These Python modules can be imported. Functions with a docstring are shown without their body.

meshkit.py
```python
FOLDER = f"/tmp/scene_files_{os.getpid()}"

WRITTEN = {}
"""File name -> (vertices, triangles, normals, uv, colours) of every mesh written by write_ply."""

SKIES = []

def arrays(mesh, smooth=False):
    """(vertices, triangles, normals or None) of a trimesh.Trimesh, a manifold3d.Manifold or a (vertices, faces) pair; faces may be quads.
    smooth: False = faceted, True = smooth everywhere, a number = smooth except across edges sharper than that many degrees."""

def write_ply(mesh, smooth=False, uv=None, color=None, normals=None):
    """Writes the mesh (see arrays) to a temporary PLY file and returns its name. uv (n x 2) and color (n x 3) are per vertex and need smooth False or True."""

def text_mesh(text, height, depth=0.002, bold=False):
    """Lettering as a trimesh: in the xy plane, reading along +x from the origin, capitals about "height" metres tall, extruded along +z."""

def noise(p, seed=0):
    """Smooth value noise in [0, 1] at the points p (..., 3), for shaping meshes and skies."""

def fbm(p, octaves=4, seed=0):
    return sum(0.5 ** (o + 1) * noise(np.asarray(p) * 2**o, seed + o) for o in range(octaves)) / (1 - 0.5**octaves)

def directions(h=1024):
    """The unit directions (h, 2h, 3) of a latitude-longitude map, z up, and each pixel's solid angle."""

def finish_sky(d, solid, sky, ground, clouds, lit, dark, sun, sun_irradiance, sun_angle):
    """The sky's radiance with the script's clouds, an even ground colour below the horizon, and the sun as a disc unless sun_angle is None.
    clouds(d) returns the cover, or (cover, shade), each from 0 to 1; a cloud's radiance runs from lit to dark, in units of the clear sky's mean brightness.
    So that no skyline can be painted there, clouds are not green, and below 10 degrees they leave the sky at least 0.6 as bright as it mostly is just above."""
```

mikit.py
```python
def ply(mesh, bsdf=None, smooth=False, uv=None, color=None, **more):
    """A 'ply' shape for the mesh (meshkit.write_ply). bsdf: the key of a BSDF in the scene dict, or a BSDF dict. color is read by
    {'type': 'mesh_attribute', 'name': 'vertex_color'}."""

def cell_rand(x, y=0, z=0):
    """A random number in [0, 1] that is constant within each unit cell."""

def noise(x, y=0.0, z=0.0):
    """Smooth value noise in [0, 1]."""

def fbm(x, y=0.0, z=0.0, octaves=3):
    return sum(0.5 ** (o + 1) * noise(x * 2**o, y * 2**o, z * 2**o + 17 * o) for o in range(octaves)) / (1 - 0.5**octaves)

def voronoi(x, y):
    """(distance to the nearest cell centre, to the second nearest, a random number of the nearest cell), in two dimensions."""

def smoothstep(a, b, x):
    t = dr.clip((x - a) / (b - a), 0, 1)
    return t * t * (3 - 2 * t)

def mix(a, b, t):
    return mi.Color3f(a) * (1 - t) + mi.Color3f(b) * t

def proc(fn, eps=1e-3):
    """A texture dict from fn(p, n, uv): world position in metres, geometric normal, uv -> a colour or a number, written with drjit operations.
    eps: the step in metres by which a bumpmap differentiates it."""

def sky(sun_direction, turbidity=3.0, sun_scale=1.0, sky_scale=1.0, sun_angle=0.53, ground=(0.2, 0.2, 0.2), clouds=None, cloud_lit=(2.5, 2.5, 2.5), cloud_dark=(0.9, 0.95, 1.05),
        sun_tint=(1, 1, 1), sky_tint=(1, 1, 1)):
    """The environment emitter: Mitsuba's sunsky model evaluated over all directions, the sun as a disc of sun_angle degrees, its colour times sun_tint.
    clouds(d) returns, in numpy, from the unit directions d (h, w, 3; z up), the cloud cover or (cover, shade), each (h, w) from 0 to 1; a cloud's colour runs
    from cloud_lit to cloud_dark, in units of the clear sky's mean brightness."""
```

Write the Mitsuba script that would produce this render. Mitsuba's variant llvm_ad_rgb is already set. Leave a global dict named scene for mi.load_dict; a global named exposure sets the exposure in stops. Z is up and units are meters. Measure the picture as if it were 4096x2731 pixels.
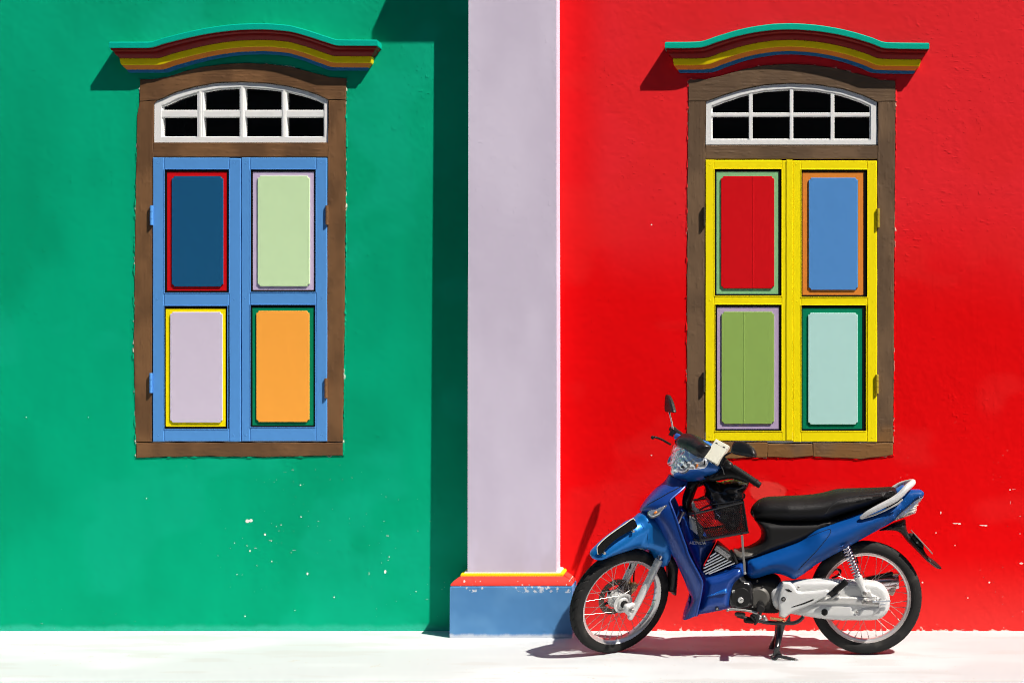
import math, random
import numpy as np, trimesh, manifold3d as m3, drjit as dr, mitsuba as mi, mikit, meshkit
from shapely.geometry import Polygon, Point, box as sbox
from shapely import contains_xy, prepare, distance, points as spoints
from scipy.spatial import Delaunay
from mikit import noise, fbm, smoothstep, mix

# ------------------------------------------------------------------ camera, sky, exposure
T = mi.ScalarTransform4f
D, H, F = 8.0, 1.581, 5851.0            # camera to wall (m), eye height, focal length in photo pixels
XV, YV = 2978.0, 1365.5                 # where the view axis meets the photo (it is a shifted crop)
SUN = np.array([0.65, -0.425, 1.0])
exposure = 2.36
scene = {}
labels = {}
scene['camera'] = {'type': 'perspective', 'fov': 2 * math.degrees(math.atan(2048 / F)), 'fov_axis': 'x', 'near_clip': 0.05, 'far_clip': 500.0,
                   'principal_point_offset_x': (2048 - XV) / 4096,
                   'to_world': T().look_at(origin=[0, -D, H], target=[0, 0, H], up=[0, 0, 1])}
scene['sky'] = mikit.sky(SUN.tolist(), turbidity=2.5, sky_scale=0.38, sun_scale=1.0, sun_tint=(.90, 1.0, 1.20), ground=(0.08, 0.08, 0.08))

# ------------------------------------------------------------------ helpers
rng = np.random.default_rng(7)

def key_of(k):
    if k not in scene and k not in labels:
        return k
    i = 1
    while f'{k}_{i:03d}' in scene or f'{k}_{i:03d}' in labels:
        i += 1
    return f'{k}_{i:03d}'

def add(key, mesh, mat, smooth=30, label=None):
    """One entry; a taken name gets a number."""
    key = key_of(key)
    scene[key] = mikit.ply(mesh, mat, smooth=smooth)
    if label:
        labels[key] = {'label': label}
    return key

def thing(key, label, cat, group=None, kind=None):
    labels[key] = {'label': label, 'category': cat}
    if group: labels[key]['group'] = group
    if kind: labels[key]['kind'] = kind
    return key

def cat(*ms):
    return trimesh.util.concatenate([m for m in ms if m is not None])

def px(sx, sy, dep=0.0):
    """the point seen at a photo pixel, dep metres in front of the wall"""
    d = D - dep
    return np.array([(sx - XV) / F * d, -dep, H - (sy - YV) / F * d])

REG = {'W2': (340, 60, .51871), 'W3': (480, 580, .82902), 'W4': (2550, 60, .53146), 'W5': (2700, 600, .82897),
       'B': (2240, 1540, .75973), 'P': (1640, 2180, .33159), 1: (2560, 1560, .21683), 2: (2540, 1860, .22958), 3: (2270, 2040, .38270), 4: (2680, 2080, .26790),
       5: (2840, 2220, .30619), 6: (3180, 2120, .34440), 7: (2960, 1880, .28064), 8: (3340, 1880, .28054), 'S': (0, 0, 1.0)}

def src(reg, pts):
    x0, y0, s = REG[reg]
    return np.array([[x0 + s * a, y0 + s * b] for a, b in pts], float)

def wl(reg, pts, dep=0.0):
    """(x, z) on the plane dep metres in front of the wall"""
    return np.array([px(a, b, dep)[[0, 2]] for a, b in src(reg, pts)])

def ccw(p):
    p = np.asarray(p, float)
    a = 0.5 * np.sum(p[:, 0] * np.roll(p[:, 1], -1) - np.roll(p[:, 0], -1) * p[:, 1])
    return p if a > 0 else p[::-1]

def rough_edge(p, step=0.03, amp=0.0012, seed=0):
    """resample the outline and let it wander a little, as brushed paint and old timber do"""
    p = np.asarray(p, float); out = []
    r = np.random.default_rng(seed)
    for a, b in zip(p, np.roll(p, -1, 0)):
        n = max(1, int(np.linalg.norm(b - a) / step))
        nrm = np.array([-(b - a)[1], (b - a)[0]]) / (np.linalg.norm(b - a) + 1e-9)
        for i in range(n):
            out.append(a + (b - a) * i / n + (nrm * r.normal(0, amp) if i else 0))
    return np.array(out)

def slab(outline, front, thick, bevel=0.0015):
    """a board parallel to the wall: outline (x, z), its face front metres before the wall"""
    p = ccw(outline); n = len(p)
    e = np.roll(p, -1, 0) - p
    nin = np.stack([-e[:, 1], e[:, 0]], 1) / (np.linalg.norm(e, axis=1, keepdims=True) + 1e-12)
    mit = nin + np.roll(nin, 1, 0)
    mit /= np.maximum(np.sum(mit * nin, 1, keepdims=True), 0.35)
    q = p + mit * bevel
    tri = np.asarray(m3.triangulate([q]))
    Y = lambda pp, dep: np.stack([pp[:, 0], np.full(len(pp), -dep), pp[:, 1]], 1)
    v = np.vstack([Y(q, front), Y(p, front - bevel), Y(p, front - thick)])
    i = np.arange(n); j = (i + 1) % n
    f = [tri]
    for a, b in ((0, n), (n, 2 * n)):
        f += [np.stack([a + i, b + i, b + j], 1), np.stack([a + i, b + j, a + j], 1)]
    return trimesh.Trimesh(v, np.vstack(f), process=False)

def rect(reg, x0, y0, x1, y1):
    return wl(reg, [(x0, y0), (x1, y0), (x1, y1), (x0, y1)])

def spline(pts, n=8, closed=False):
    """Catmull-Rom through the points"""
    p = np.asarray(pts, float)
    if closed: q = np.vstack([p[-1], p, p[:2]])
    else: q = np.vstack([2 * p[0] - p[1], p, 2 * p[-1] - p[-2]])
    out = []
    for k in range(1, len(q) - 2):
        a, b, c, d = q[k - 1:k + 3]
        for t in np.linspace(0, 1, n, endpoint=False):
            out.append(0.5 * (2 * b + (c - a) * t + (2 * a - 5 * b + 4 * c - d) * t * t + (3 * b - a - 3 * c + d) * t ** 3))
    if not closed: out.append(p[-1])
    return np.array(out)

def tube(pts, r, sides=10, caps=True):
    p = np.asarray(pts, float); n = len(p)
    r = np.broadcast_to(np.asarray(r, float), (n,))
    t = np.gradient(p, axis=0); t /= np.linalg.norm(t, axis=1, keepdims=True) + 1e-12
    a = np.cross(t[0], [0, 0, 1.0]) if abs(t[0][2]) < .9 else np.cross(t[0], [1.0, 0, 0])
    A = [a / np.linalg.norm(a)]
    for k in range(1, n):
        a = A[-1] - t[k] * np.dot(A[-1], t[k]); A.append(a / (np.linalg.norm(a) + 1e-12))
    A = np.array(A); Bv = np.cross(t, A)
    ang = np.arange(sides) * 2 * np.pi / sides
    v = (p[:, None] + r[:, None, None] * (np.cos(ang)[None, :, None] * A[:, None] + np.sin(ang)[None, :, None] * Bv[:, None])).reshape(-1, 3)
    i, j = np.meshgrid(np.arange(n - 1), np.arange(sides), indexing='ij')
    a_, b_ = i * sides + j, i * sides + (j + 1) % sides
    f = np.vstack([np.stack([a_, b_, b_ + sides], -1).reshape(-1, 3), np.stack([a_, b_ + sides, a_ + sides], -1).reshape(-1, 3)])
    if caps:
        v = np.vstack([v, p[0], p[-1]]); c0, c1 = len(v) - 2, len(v) - 1
        k = np.arange(sides); m = (n - 1) * sides
        f = np.vstack([f, np.stack([np.full(sides, c0), (k + 1) % sides, k], 1), np.stack([np.full(sides, c1), m + k, m + (k + 1) % sides], 1)])
    return trimesh.Trimesh(v, f, process=False)

def lathe(prof, origin, axis, seg=48, ref=None):
    """prof: (along the axis, radius); closes nothing by itself"""
    ax = np.asarray(axis, float); ax /= np.linalg.norm(ax)
    a = np.cross(ax, [0, 0, 1.0] if abs(ax[2]) < .9 else [1.0, 0, 0]); a /= np.linalg.norm(a); b = np.cross(ax, a)
    pr = np.asarray(prof, float); n = len(pr); th = np.arange(seg) * 2 * np.pi / seg
    ring = np.cos(th)[:, None] * a + np.sin(th)[:, None] * b
    v = (np.asarray(origin, float) + pr[:, None, 0:1] * ax + pr[:, None, 1:2] * ring[None]).reshape(-1, 3)
    i, j = np.meshgrid(np.arange(n - 1), np.arange(seg), indexing='ij')
    a_, b_ = i * seg + j, i * seg + (j + 1) % seg
    f = np.vstack([np.stack([a_, b_ + seg, b_], -1).reshape(-1, 3), np.stack([a_, a_ + seg, b_ + seg], -1).reshape(-1, 3)])
    return trimesh.Trimesh(v, f, process=False)

def disc(origin, axis, r, h, bevel=.15, seg=32):
    """a short round boss standing h out of origin along axis"""
    b = bevel * min(r, h)
    return lathe([(0, r), (h - b, r), (h, r - b), (h, 1e-5)], origin, axis, seg)

def chain(cs, rs, seg=20):
    """hulls of neighbouring spheres: a bent, tapering rounded bar"""
    sp = [m3.Manifold.sphere(float(r), seg).translate([float(x) for x in c]) for c, r in zip(cs, np.broadcast_to(rs, (len(cs),)))]
    out = m3.Manifold()
    for a, b in zip(sp, sp[1:]): out = out + m3.Manifold.batch_hull([a, b])
    m = out.to_mesh()
    return trimesh.Trimesh(m.vert_properties[:, :3], m.tri_verts, process=False)

def hull(cs, rs, seg=28):
    m = m3.Manifold.batch_hull([m3.Manifold.sphere(float(r), seg).translate([float(x) for x in c]) for c, r in zip(cs, np.broadcast_to(rs, (len(cs),)))]).to_mesh()
    return trimesh.Trimesh(m.vert_properties[:, :3], m.tri_verts, process=False)

def obox(c, e1, e2, e3, l1, l2, l3, b=.002):
    """a rounded box of half sizes l along the axes e"""
    m = m3.Manifold.batch_hull([m3.Manifold.sphere(b, 8).translate([sx * (l1 - b), sy * (l2 - b), sz * (l3 - b)]) for sx in (-1, 1) for sy in (-1, 1) for sz in (-1, 1)]).to_mesh()
    v = np.asarray(m.vert_properties[:, :3]) @ np.array([e1, e2, e3]) + np.asarray(c)
    if np.dot(np.cross(e1, e2), e3) < 0: return trimesh.Trimesh(v, np.asarray(m.tri_verts)[:, ::-1], process=False)
    return trimesh.Trimesh(v, m.tri_verts, process=False)

def pillow(world_pts, normal, hw, rnd, edge=.001, y0=0.0, one=False, h=.012, smooth_outline=True, step=.008, both=None, closed_n=5):
    """a panel from its outline (points in one plane): crowned towards its middle, hw thick either side (or out along normal only)"""
    P = np.asarray(world_pts, float); N = np.asarray(normal, float); N = N / np.linalg.norm(N)
    O = P.mean(0)
    u = np.cross(N, [0, 0, 1.0]); u = u / np.linalg.norm(u) if np.linalg.norm(u) > .1 else np.array([1.0, 0, 0]); w = np.cross(N, u)
    q = np.stack([(P - O) @ u, (P - O) @ w], 1)
    if smooth_outline: q = spline(q, closed_n, True)
    q = ccw(q)
    L = np.linalg.norm(np.roll(q, -1, 0) - q, axis=1)
    bp = []
    for a, b, l in zip(q, np.roll(q, -1, 0), L):
        n = max(1, int(round(l / step)))
        bp += [a + (b - a) * k / n for k in range(n)]
    bp = np.array(bp)
    keep = np.linalg.norm(bp - np.roll(bp, 1, 0), axis=1) > step * .15
    bp = bp[keep]
    poly = Polygon(bp).buffer(0)
    if poly.geom_type != 'Polygon': poly = max(poly.geoms, key=lambda g: g.area)
    x0, y0_, x1, y1 = poly.bounds
    rings = [bp]
    for fr in (.06, .2, .45):          # rings just inside the edge carry the rounding
        g = poly.buffer(-rnd * fr)
        for gg in (g.geoms if hasattr(g, 'geoms') else [g]):
            if not gg.is_empty and gg.length > step * 4:
                rings.append(np.array([gg.exterior.interpolate(t).coords[0] for t in np.arange(0, gg.exterior.length, step * (1 + fr))]))
    gx, gy = np.meshgrid(np.arange(x0, x1, h), np.arange(y0_, y1, h)); gx = gx + (np.arange(gx.shape[0]) % 2)[:, None] * h / 2
    g = np.stack([gx.ravel(), gy.ravel()], 1)
    inner = poly.buffer(-rnd * .55 - .001)
    if not inner.is_empty: rings.append(g[contains_xy(inner, g[:, 0], g[:, 1])])
    pts = np.vstack(rings); nb = len(bp)
    tri = Delaunay(pts + 1e-7 * np.random.default_rng(1).normal(size=pts.shape)).simplices
    c = pts[tri].mean(1); tri = tri[contains_xy(poly.buffer(1e-6), c[:, 0], c[:, 1])]
    a = pts[tri[:, 1]] - pts[tri[:, 0]]; b = pts[tri[:, 2]] - pts[tri[:, 0]]
    cr = a[:, 0] * b[:, 1] - a[:, 1] * b[:, 0]
    tri = tri[np.abs(cr) > 1e-10]; cr = cr[np.abs(cr) > 1e-10]; tri[cr < 0] = tri[cr < 0][:, ::-1]
    dist = distance(poly.exterior, spoints(pts)); dist[:nb] = 0
    W = lambda pp: O + pp[:, 0:1] * u + pp[:, 1:2] * w
    wp = W(pts)
    hwv = hw(wp) if callable(hw) else np.full(len(pts), hw)
    prof = lambda dd: np.sqrt(np.clip(1 - (1 - np.clip(dd / rnd, 0, 1)) ** 2, 0, 1))
    off = edge + (np.maximum(hwv, edge) - edge) * prof(dist)
    back = off if not one else np.full(len(pts), edge)
    n = len(pts)
    v = np.vstack([wp + N * (y0 + off)[:, None], wp + N * (y0 - back)[:, None]])
    i = np.arange(nb); j = (i + 1) % nb
    f = np.vstack([tri, tri[:, ::-1] + n, np.stack([i, i + n, j + n], 1), np.stack([i, j + n, j], 1)])
    m = trimesh.Trimesh(v, f, process=False)
    def surf(p):
        """lift points of the plane onto the panel's face"""
        p = np.asarray(p, float); qq = np.stack([(p - O) @ u, (p - O) @ w], 1)
        dd = distance(poly.exterior, spoints(qq)) * contains_xy(poly, qq[:, 0], qq[:, 1])
        hh = hw(p) if callable(hw) else np.full(len(p), hw)
        return p + N * (y0 + edge + (np.maximum(hh, edge) - edge) * prof(dd))[:, None]
    m.metadata['surf'] = surf
    return m

def loft(rows, close=False):
    """a sheet through rows of equally many points"""
    r = np.asarray(rows, float); n, k = r.shape[:2]
    i, j = np.meshgrid(np.arange(n - 1), np.arange(k if close else k - 1), indexing='ij')
    a = i * k + j; b = i * k + (j + 1) % k
    f = np.vstack([np.stack([a, b, b + k], -1).reshape(-1, 3), np.stack([a, b + k, a + k], -1).reshape(-1, 3)])
    return trimesh.Trimesh(r.reshape(-1, 3), f, process=False)

def thicken(m, t):
    """a closed shell from an open sheet"""
    m = trimesh.Trimesh(m.vertices, m.faces, process=True)
    n = m.vertex_normals; k = len(m.vertices)
    e = m.edges_sorted; u_, c = np.unique(e, axis=0, return_counts=True)
    be = {tuple(x) for x in u_[c == 1]}
    side = [[a, b] for a, b in m.edges if tuple(sorted((a, b))) in be]
    side = np.array(side)
    f = np.vstack([m.faces, m.faces[:, ::-1] + k, np.stack([side[:, 1], side[:, 0], side[:, 0] + k], 1), np.stack([side[:, 1], side[:, 0] + k, side[:, 1] + k], 1)])
    return trimesh.Trimesh(np.vstack([m.vertices, m.vertices - n * t]), f, process=False)

# ------------------------------------------------------------------ materials
def lin(r, g, b):
    c = np.array([r, g, b]) / 255.0
    return [float(x) for x in np.where(c <= .04045, c / 12.92, ((c + .055) / 1.055) ** 2.4)]

def rgb(c): return {'type': 'rgb', 'value': [float(x) for x in c]}

def mat(name, color, rough=.5, metal=0.0, coat=0.0, spec=.5, bump=None, bscale=1.0, eps=.002, coat_gloss=.9):
    base = {'type': 'principled', 'base_color': color if isinstance(color, dict) else rgb(color), 'roughness': rough if isinstance(rough, dict) else float(rough), 'metallic': float(metal),
            'clearcoat': float(coat), 'clearcoat_gloss': coat_gloss, 'specular': float(spec)}
    if bump is not None:
        base = {'type': 'bumpmap', 'arbitrary': mikit.proc(bump, eps), 'scale': float(bscale), 'bsdf': base}
    scene[name] = {'type': 'twosided', 'bsdf': base}
    return name

def plaster_bump(p, n, uv):
    x, z = p.x + p.y * .7, p.z
    return .0045 * fbm(x * 1.6, z * 1.3, 3.1, 2) + .0032 * fbm(x * 9, z * 7, 7.7, 3) + .0017 * fbm(x * 60, z * 52, 1.3, 3) + .0016 * smoothstep(.84, .95, noise(x * 85, z * 80, 5.0)) * smoothstep(.4, .8, noise(x * 5, z * 4, 9.0)) + .0003 * smoothstep(.62, .7, noise(x * 90, z * 9, 15.0)) * smoothstep(.6, .75, noise(x * 6, z * 3, 19.0))

def wood_v_bump(p, n, uv):
    return .0013 * fbm(p.x * 120, p.z * 9, 2.0, 3) + .0022 * fbm(p.x * 22, p.z * 12, 4.0, 3) + .0008 * smoothstep(.76, .86, noise(p.x * 70, p.z * 40, 8.0))

def wood_h_bump(p, n, uv):
    return .0013 * fbm(p.x * 9, p.z * 120, 2.0, 3) + .0022 * fbm(p.x * 12, p.z * 22, 4.0, 3) + .0008 * smoothstep(.76, .86, noise(p.x * 40, p.z * 70, 8.0))

def paint_bump(p, n, uv):
    return .0003 * fbm(p.x * 110, p.z * 12, 2.0, 2) + .0007 * fbm(p.x * 14, p.z * 11, 5.0, 2) + .0002 * smoothstep(.8, .9, noise(p.x * 60, p.z * 60, 4.0))

def spots(p, centres):
    """places where the paint has been knocked off: (x, z, rx, rz)"""
    wob = .55 * (fbm(p.x * 60, p.z * 60, 3.3, 2) - .5)
    m = mi.Float(0)
    for x, z, rx, rz in centres:
        m = dr.maximum(m, 1 - smoothstep(.8, 1.0, dr.sqrt(dr.square((p.x - x) / rx) + dr.square((p.z - z) / rz)) + wob))
    return m

def chip(sx, sy, r, ry=None):
    a = px(sx, sy)
    return (float(a[0]), float(a[2]), r / 731.0, (ry or r) / 731.0)

GREEN_CHIPS = [chip(990, 2083, 9, 8), chip(1003, 2081, 9, 8), chip(1060, 2137, 4.5, 5), chip(1000, 2202, 3, 4), chip(1202, 1939, 3), chip(1230, 2293, 4, 6), chip(1541, 2285, 5, 8),
               chip(1337, 2387, 3), chip(586, 1992, 3), chip(1205, 2066, 3), chip(1124, 2098, 2.5), chip(1087, 2244, 3, 3.5), chip(938, 2170, 2.5), chip(1557, 2226, 2.5), chip(105, 1668, 2.5),
               chip(354, 1668, 2.5), chip(1180, 2440, 2.5), chip(1664, 2364, 2.5), chip(980, 2463, 3), chip(948, 2296, 2.5)]
RED_CHIPS = [chip(3823, 2092, 12, 2.6), chip(3838, 2094, 7, 4), chip(3930, 2100, 12, 2.5), chip(3943, 2101, 7, 4), chip(4085, 2252, 9, 4), chip(3655, 2385, 3), chip(3690, 2328, 3.5), chip(2606, 1820, 3),
             chip(2606, 899, 3), chip(3763, 2050, 3, 6), chip(3871, 2390, 3), chip(3957, 2328, 3.5), chip(3744, 2130, 3), chip(3820, 2180, 3), chip(4040, 1958, 4, 3)]

def green_color(p, n, uv):
    w = fbm(p.x * 1.7, p.z * 1.4, 1.0, 3)
    s = fbm(p.x * 9, p.z * 2.0, 6.0, 3)
    c = mix((.000, .318, .158), (.000, .375, .192), smoothstep(.3, .7, w))
    c = c * (.94 + .12 * s)
    pale = smoothstep(.58, .75, fbm(p.x * 2.6 + 9, p.z * 3.2, 2.0, 3)) * .35 + .22 * smoothstep(2.1, 3.4, p.z)
    c = mix(c, (.004, .42, .25), pale)
    fl = smoothstep(.975, .982, noise(p.x * 75, p.z * 75, 11.0)) * smoothstep(.5, .66, fbm(p.x * 1.3, p.z * 1.5, 4.4, 2)) * (1 - smoothstep(.5, 1.1, p.z))
    low = smoothstep(.03, .0, p.z - .022 * fbm(p.x * 14, 2.0, 5.0, 3)) * .8
    return mix(mix(c, (.03, .45, .30), low), (.78, .80, .76), dr.maximum(spots(p, GREEN_CHIPS), fl * .8))

def red_color(p, n, uv):
    w = fbm(p.x * 1.5, p.z * 1.6, 21.0, 3)
    c = mix((.715, .0008, .002), (.74, .0012, .003), smoothstep(.3, .7, w))
    fade = smoothstep(1.75, 2.35, p.z + .5 * (fbm(p.x * 1.6, p.z * 1.2, 8.0, 2) - .5)) * (.35 + .65 * smoothstep(-.92, -.7, p.x)) * .75
    c = mix(c, (.76, .024, .033), fade)
    c = mix(c, (.72, .016, .016), .35 * smoothstep(.56, .72, fbm(p.x * 2.2 + 5, p.z * 3.0, 2.0, 3)))
    # pale ellipse, then a paler tone, flecks and chips towards the foot
    e = dr.sqrt(dr.square((p.x - .13) / .11) + dr.square((p.z - .76) / .062))
    c = mix(c, (.74, .05, .04), .75 * (1 - smoothstep(.85, 1.05, e + .25 * (fbm(p.x * 20, p.z * 20, 2.0, 2) - .5))))
    c = mix(c, (.72, .05, .045), .6 * smoothstep(.45, .0, p.z))
    fl = smoothstep(.966, .975, noise(p.x * 75, p.z * 75, 11.0)) * smoothstep(.52, .66, fbm(p.x * 1.9, p.z * 1.7, 4.4, 2)) * (1 - smoothstep(.55, 1.2, p.z)) * smoothstep(.7, 1.2, p.x + .5 * (noise(p.x*3, p.z*3, 1.0)))
    foot = smoothstep(.52, .62, fbm(p.x * 55, p.z * 55, 8.0, 3) + .28 * smoothstep(.018, .0, p.z) - .27) * smoothstep(.05, .0, p.z)
    return mix(c, (.80, .66, .60), dr.maximum(dr.maximum(spots(p, RED_CHIPS), fl * .7), foot * .85))

def pave_color(p, n, uv):
    a = fbm(p.x * 1.3, p.y * 3.0, 1.0, 3)
    c = mix((.415, .445, .45), (.475, .505, .51), smoothstep(.35, .65, a))
    st = smoothstep(.58, .74, fbm(p.x * 3.0, p.y * 11.0, 5.0, 3))
    c = mix(c, (.385, .385, .37), .4 * st)
    dot = smoothstep(.93, .95, noise(p.x * 38, p.y * 38, 3.0)) * smoothstep(.5, .7, fbm(p.x * 2, p.y * 4, 9.0, 2))
    edge = smoothstep(.03, .0, -p.y - .012 * fbm(p.x * 25, 1.0, 3.0, 2)) * .5
    return mix(mix(c, (.42, .40, .35), dot * .7), (.55, .53, .48), edge * smoothstep(.4, .7, fbm(p.x * 9, 3.0, 3.0, 3)))

def pave_bump(p, n, uv):
    return .004 * fbm(p.x * 3, p.y * 6, 1.0, 2) + .0007 * fbm(p.x * 30, p.y * 40, 2.0, 3)

def lilac_color(p, n, uv):
    w = fbm(p.x * 4, p.z * 1.5, 31.0, 3)
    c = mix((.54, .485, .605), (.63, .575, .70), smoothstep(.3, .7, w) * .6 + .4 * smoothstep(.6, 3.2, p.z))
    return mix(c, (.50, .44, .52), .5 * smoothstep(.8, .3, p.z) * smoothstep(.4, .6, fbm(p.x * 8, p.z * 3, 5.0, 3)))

def plinth_color(p, n, uv):
    w = fbm(p.x * 5, p.z * 6, 41.0, 3)
    c = mix((.065, .205, .43), (.10, .265, .50), smoothstep(.3, .7, w))
    e = smoothstep(.02, .0, p.z - .014 * fbm(p.x * 30, 1.0, 4.0, 3)) + smoothstep(.244, .252, p.z + .010 * fbm(p.x * 60, 2.0, 7.0, 3)) * smoothstep(.64, .72, fbm(p.x * 60, p.z * 60, 5.0, 3))
    return mix(c, (.62, .64, .66), dr.clip(e, 0, 1) * .75)

def torus_color(p, n, uv):
    f = smoothstep(.88, .92, noise(p.x * 80, p.z * 60, 12.0))
    return mix((.70, .045, .03), (.82, .62, .58), f * .8)

def brown_color(p, n, uv):
    w = fbm(p.x * 7, p.z * 5, 14.0, 3)
    c = mix((.125, .062, .026), (.185, .092, .038), smoothstep(.3, .7, w))
    return mix(c, (.18, .075, .018), .8 * smoothstep(.8, .5, p.z + .4 * w))

def brown2_color(p, n, uv):
    w = fbm(p.x * 7, p.z * 5, 24.0, 3)
    c = mix((.112, .068, .037), (.155, .094, .050), smoothstep(.3, .7, w))
    return mix(c, (.22, .105, .030), .85 * smoothstep(1.12, .98, p.z + .25 * (w - .5)))

mat('green_paint', mikit.proc(green_color), .65, spec=.06, bump=plaster_bump)
mat('red_paint', mikit.proc(red_color), .65, spec=.06, bump=plaster_bump)
mat('green_lip', mikit.proc(lambda p, n, uv: mix(green_color(p, n, uv), (.60, .66, .56), smoothstep(.66, .74, fbm(p.x * 26, p.z * 26, 3.0, 3)))), .6, spec=.1)  # pale chips, also standing for the bright lit edge of the lip
mat('red_lip', mikit.proc(lambda p, n, uv: mix(red_color(p, n, uv), (.68, .30, .24), smoothstep(.68, .76, fbm(p.x * 26, p.z * 26, 3.0, 3)))), .6, spec=.1)  # chips and lit-edge brightness mixed into the wall colour
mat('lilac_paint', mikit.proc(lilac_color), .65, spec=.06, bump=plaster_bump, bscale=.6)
mat('plinth_blue', mikit.proc(plinth_color), .55, spec=.35, bump=plaster_bump)
mat('torus_red', mikit.proc(torus_color), .5, spec=.4, bump=plaster_bump)
mat('pave_white', mikit.proc(pave_color), .6, spec=.3, bump=pave_bump)
mat('asphalt', (.05, .05, .05), .9, spec=.2)
mat('brown_v', mikit.proc(brown_color), .5, spec=.4, bump=wood_v_bump, eps=.0015)
mat('brown_h', mikit.proc(brown_color), .5, spec=.4, bump=wood_h_bump, eps=.0015)
mat('brown2_v', mikit.proc(brown2_color), .5, spec=.4, bump=wood_v_bump, eps=.0015)
mat('brown2_h', mikit.proc(brown2_color), .5, spec=.4, bump=wood_h_bump, eps=.0015)
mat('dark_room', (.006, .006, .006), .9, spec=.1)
mat('grout_dark', (.03, .025, .02), .9, spec=.1)
scene['glass_pane'] = {'type': 'thindielectric', 'int_ior': 1.5, 'ext_ior': 1.0}

_paints = {}
def paint(c, rough=.45):
    k = 'paint_' + '_'.join(str(int(x * 1000)) for x in c)
    if k not in _paints:
        _paints[k] = mat(k, c, rough, spec=.2, bump=paint_bump, eps=.0015)
    return k

WHITE = (.78, .79, .78); TEAL = (.0, .40, .29); DKRED = (.22, .004, .004); YEL = (.92, .70, .003); ORG = (.74, .215, .014); HBLUE = (.014, .14, .34)
SH_BLUE = (.088, .285, .66); SH_YEL = (.92, .77, .002); LILAC = (.62, .55, .68); BLACKP = (.008, .008, .008)

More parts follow.
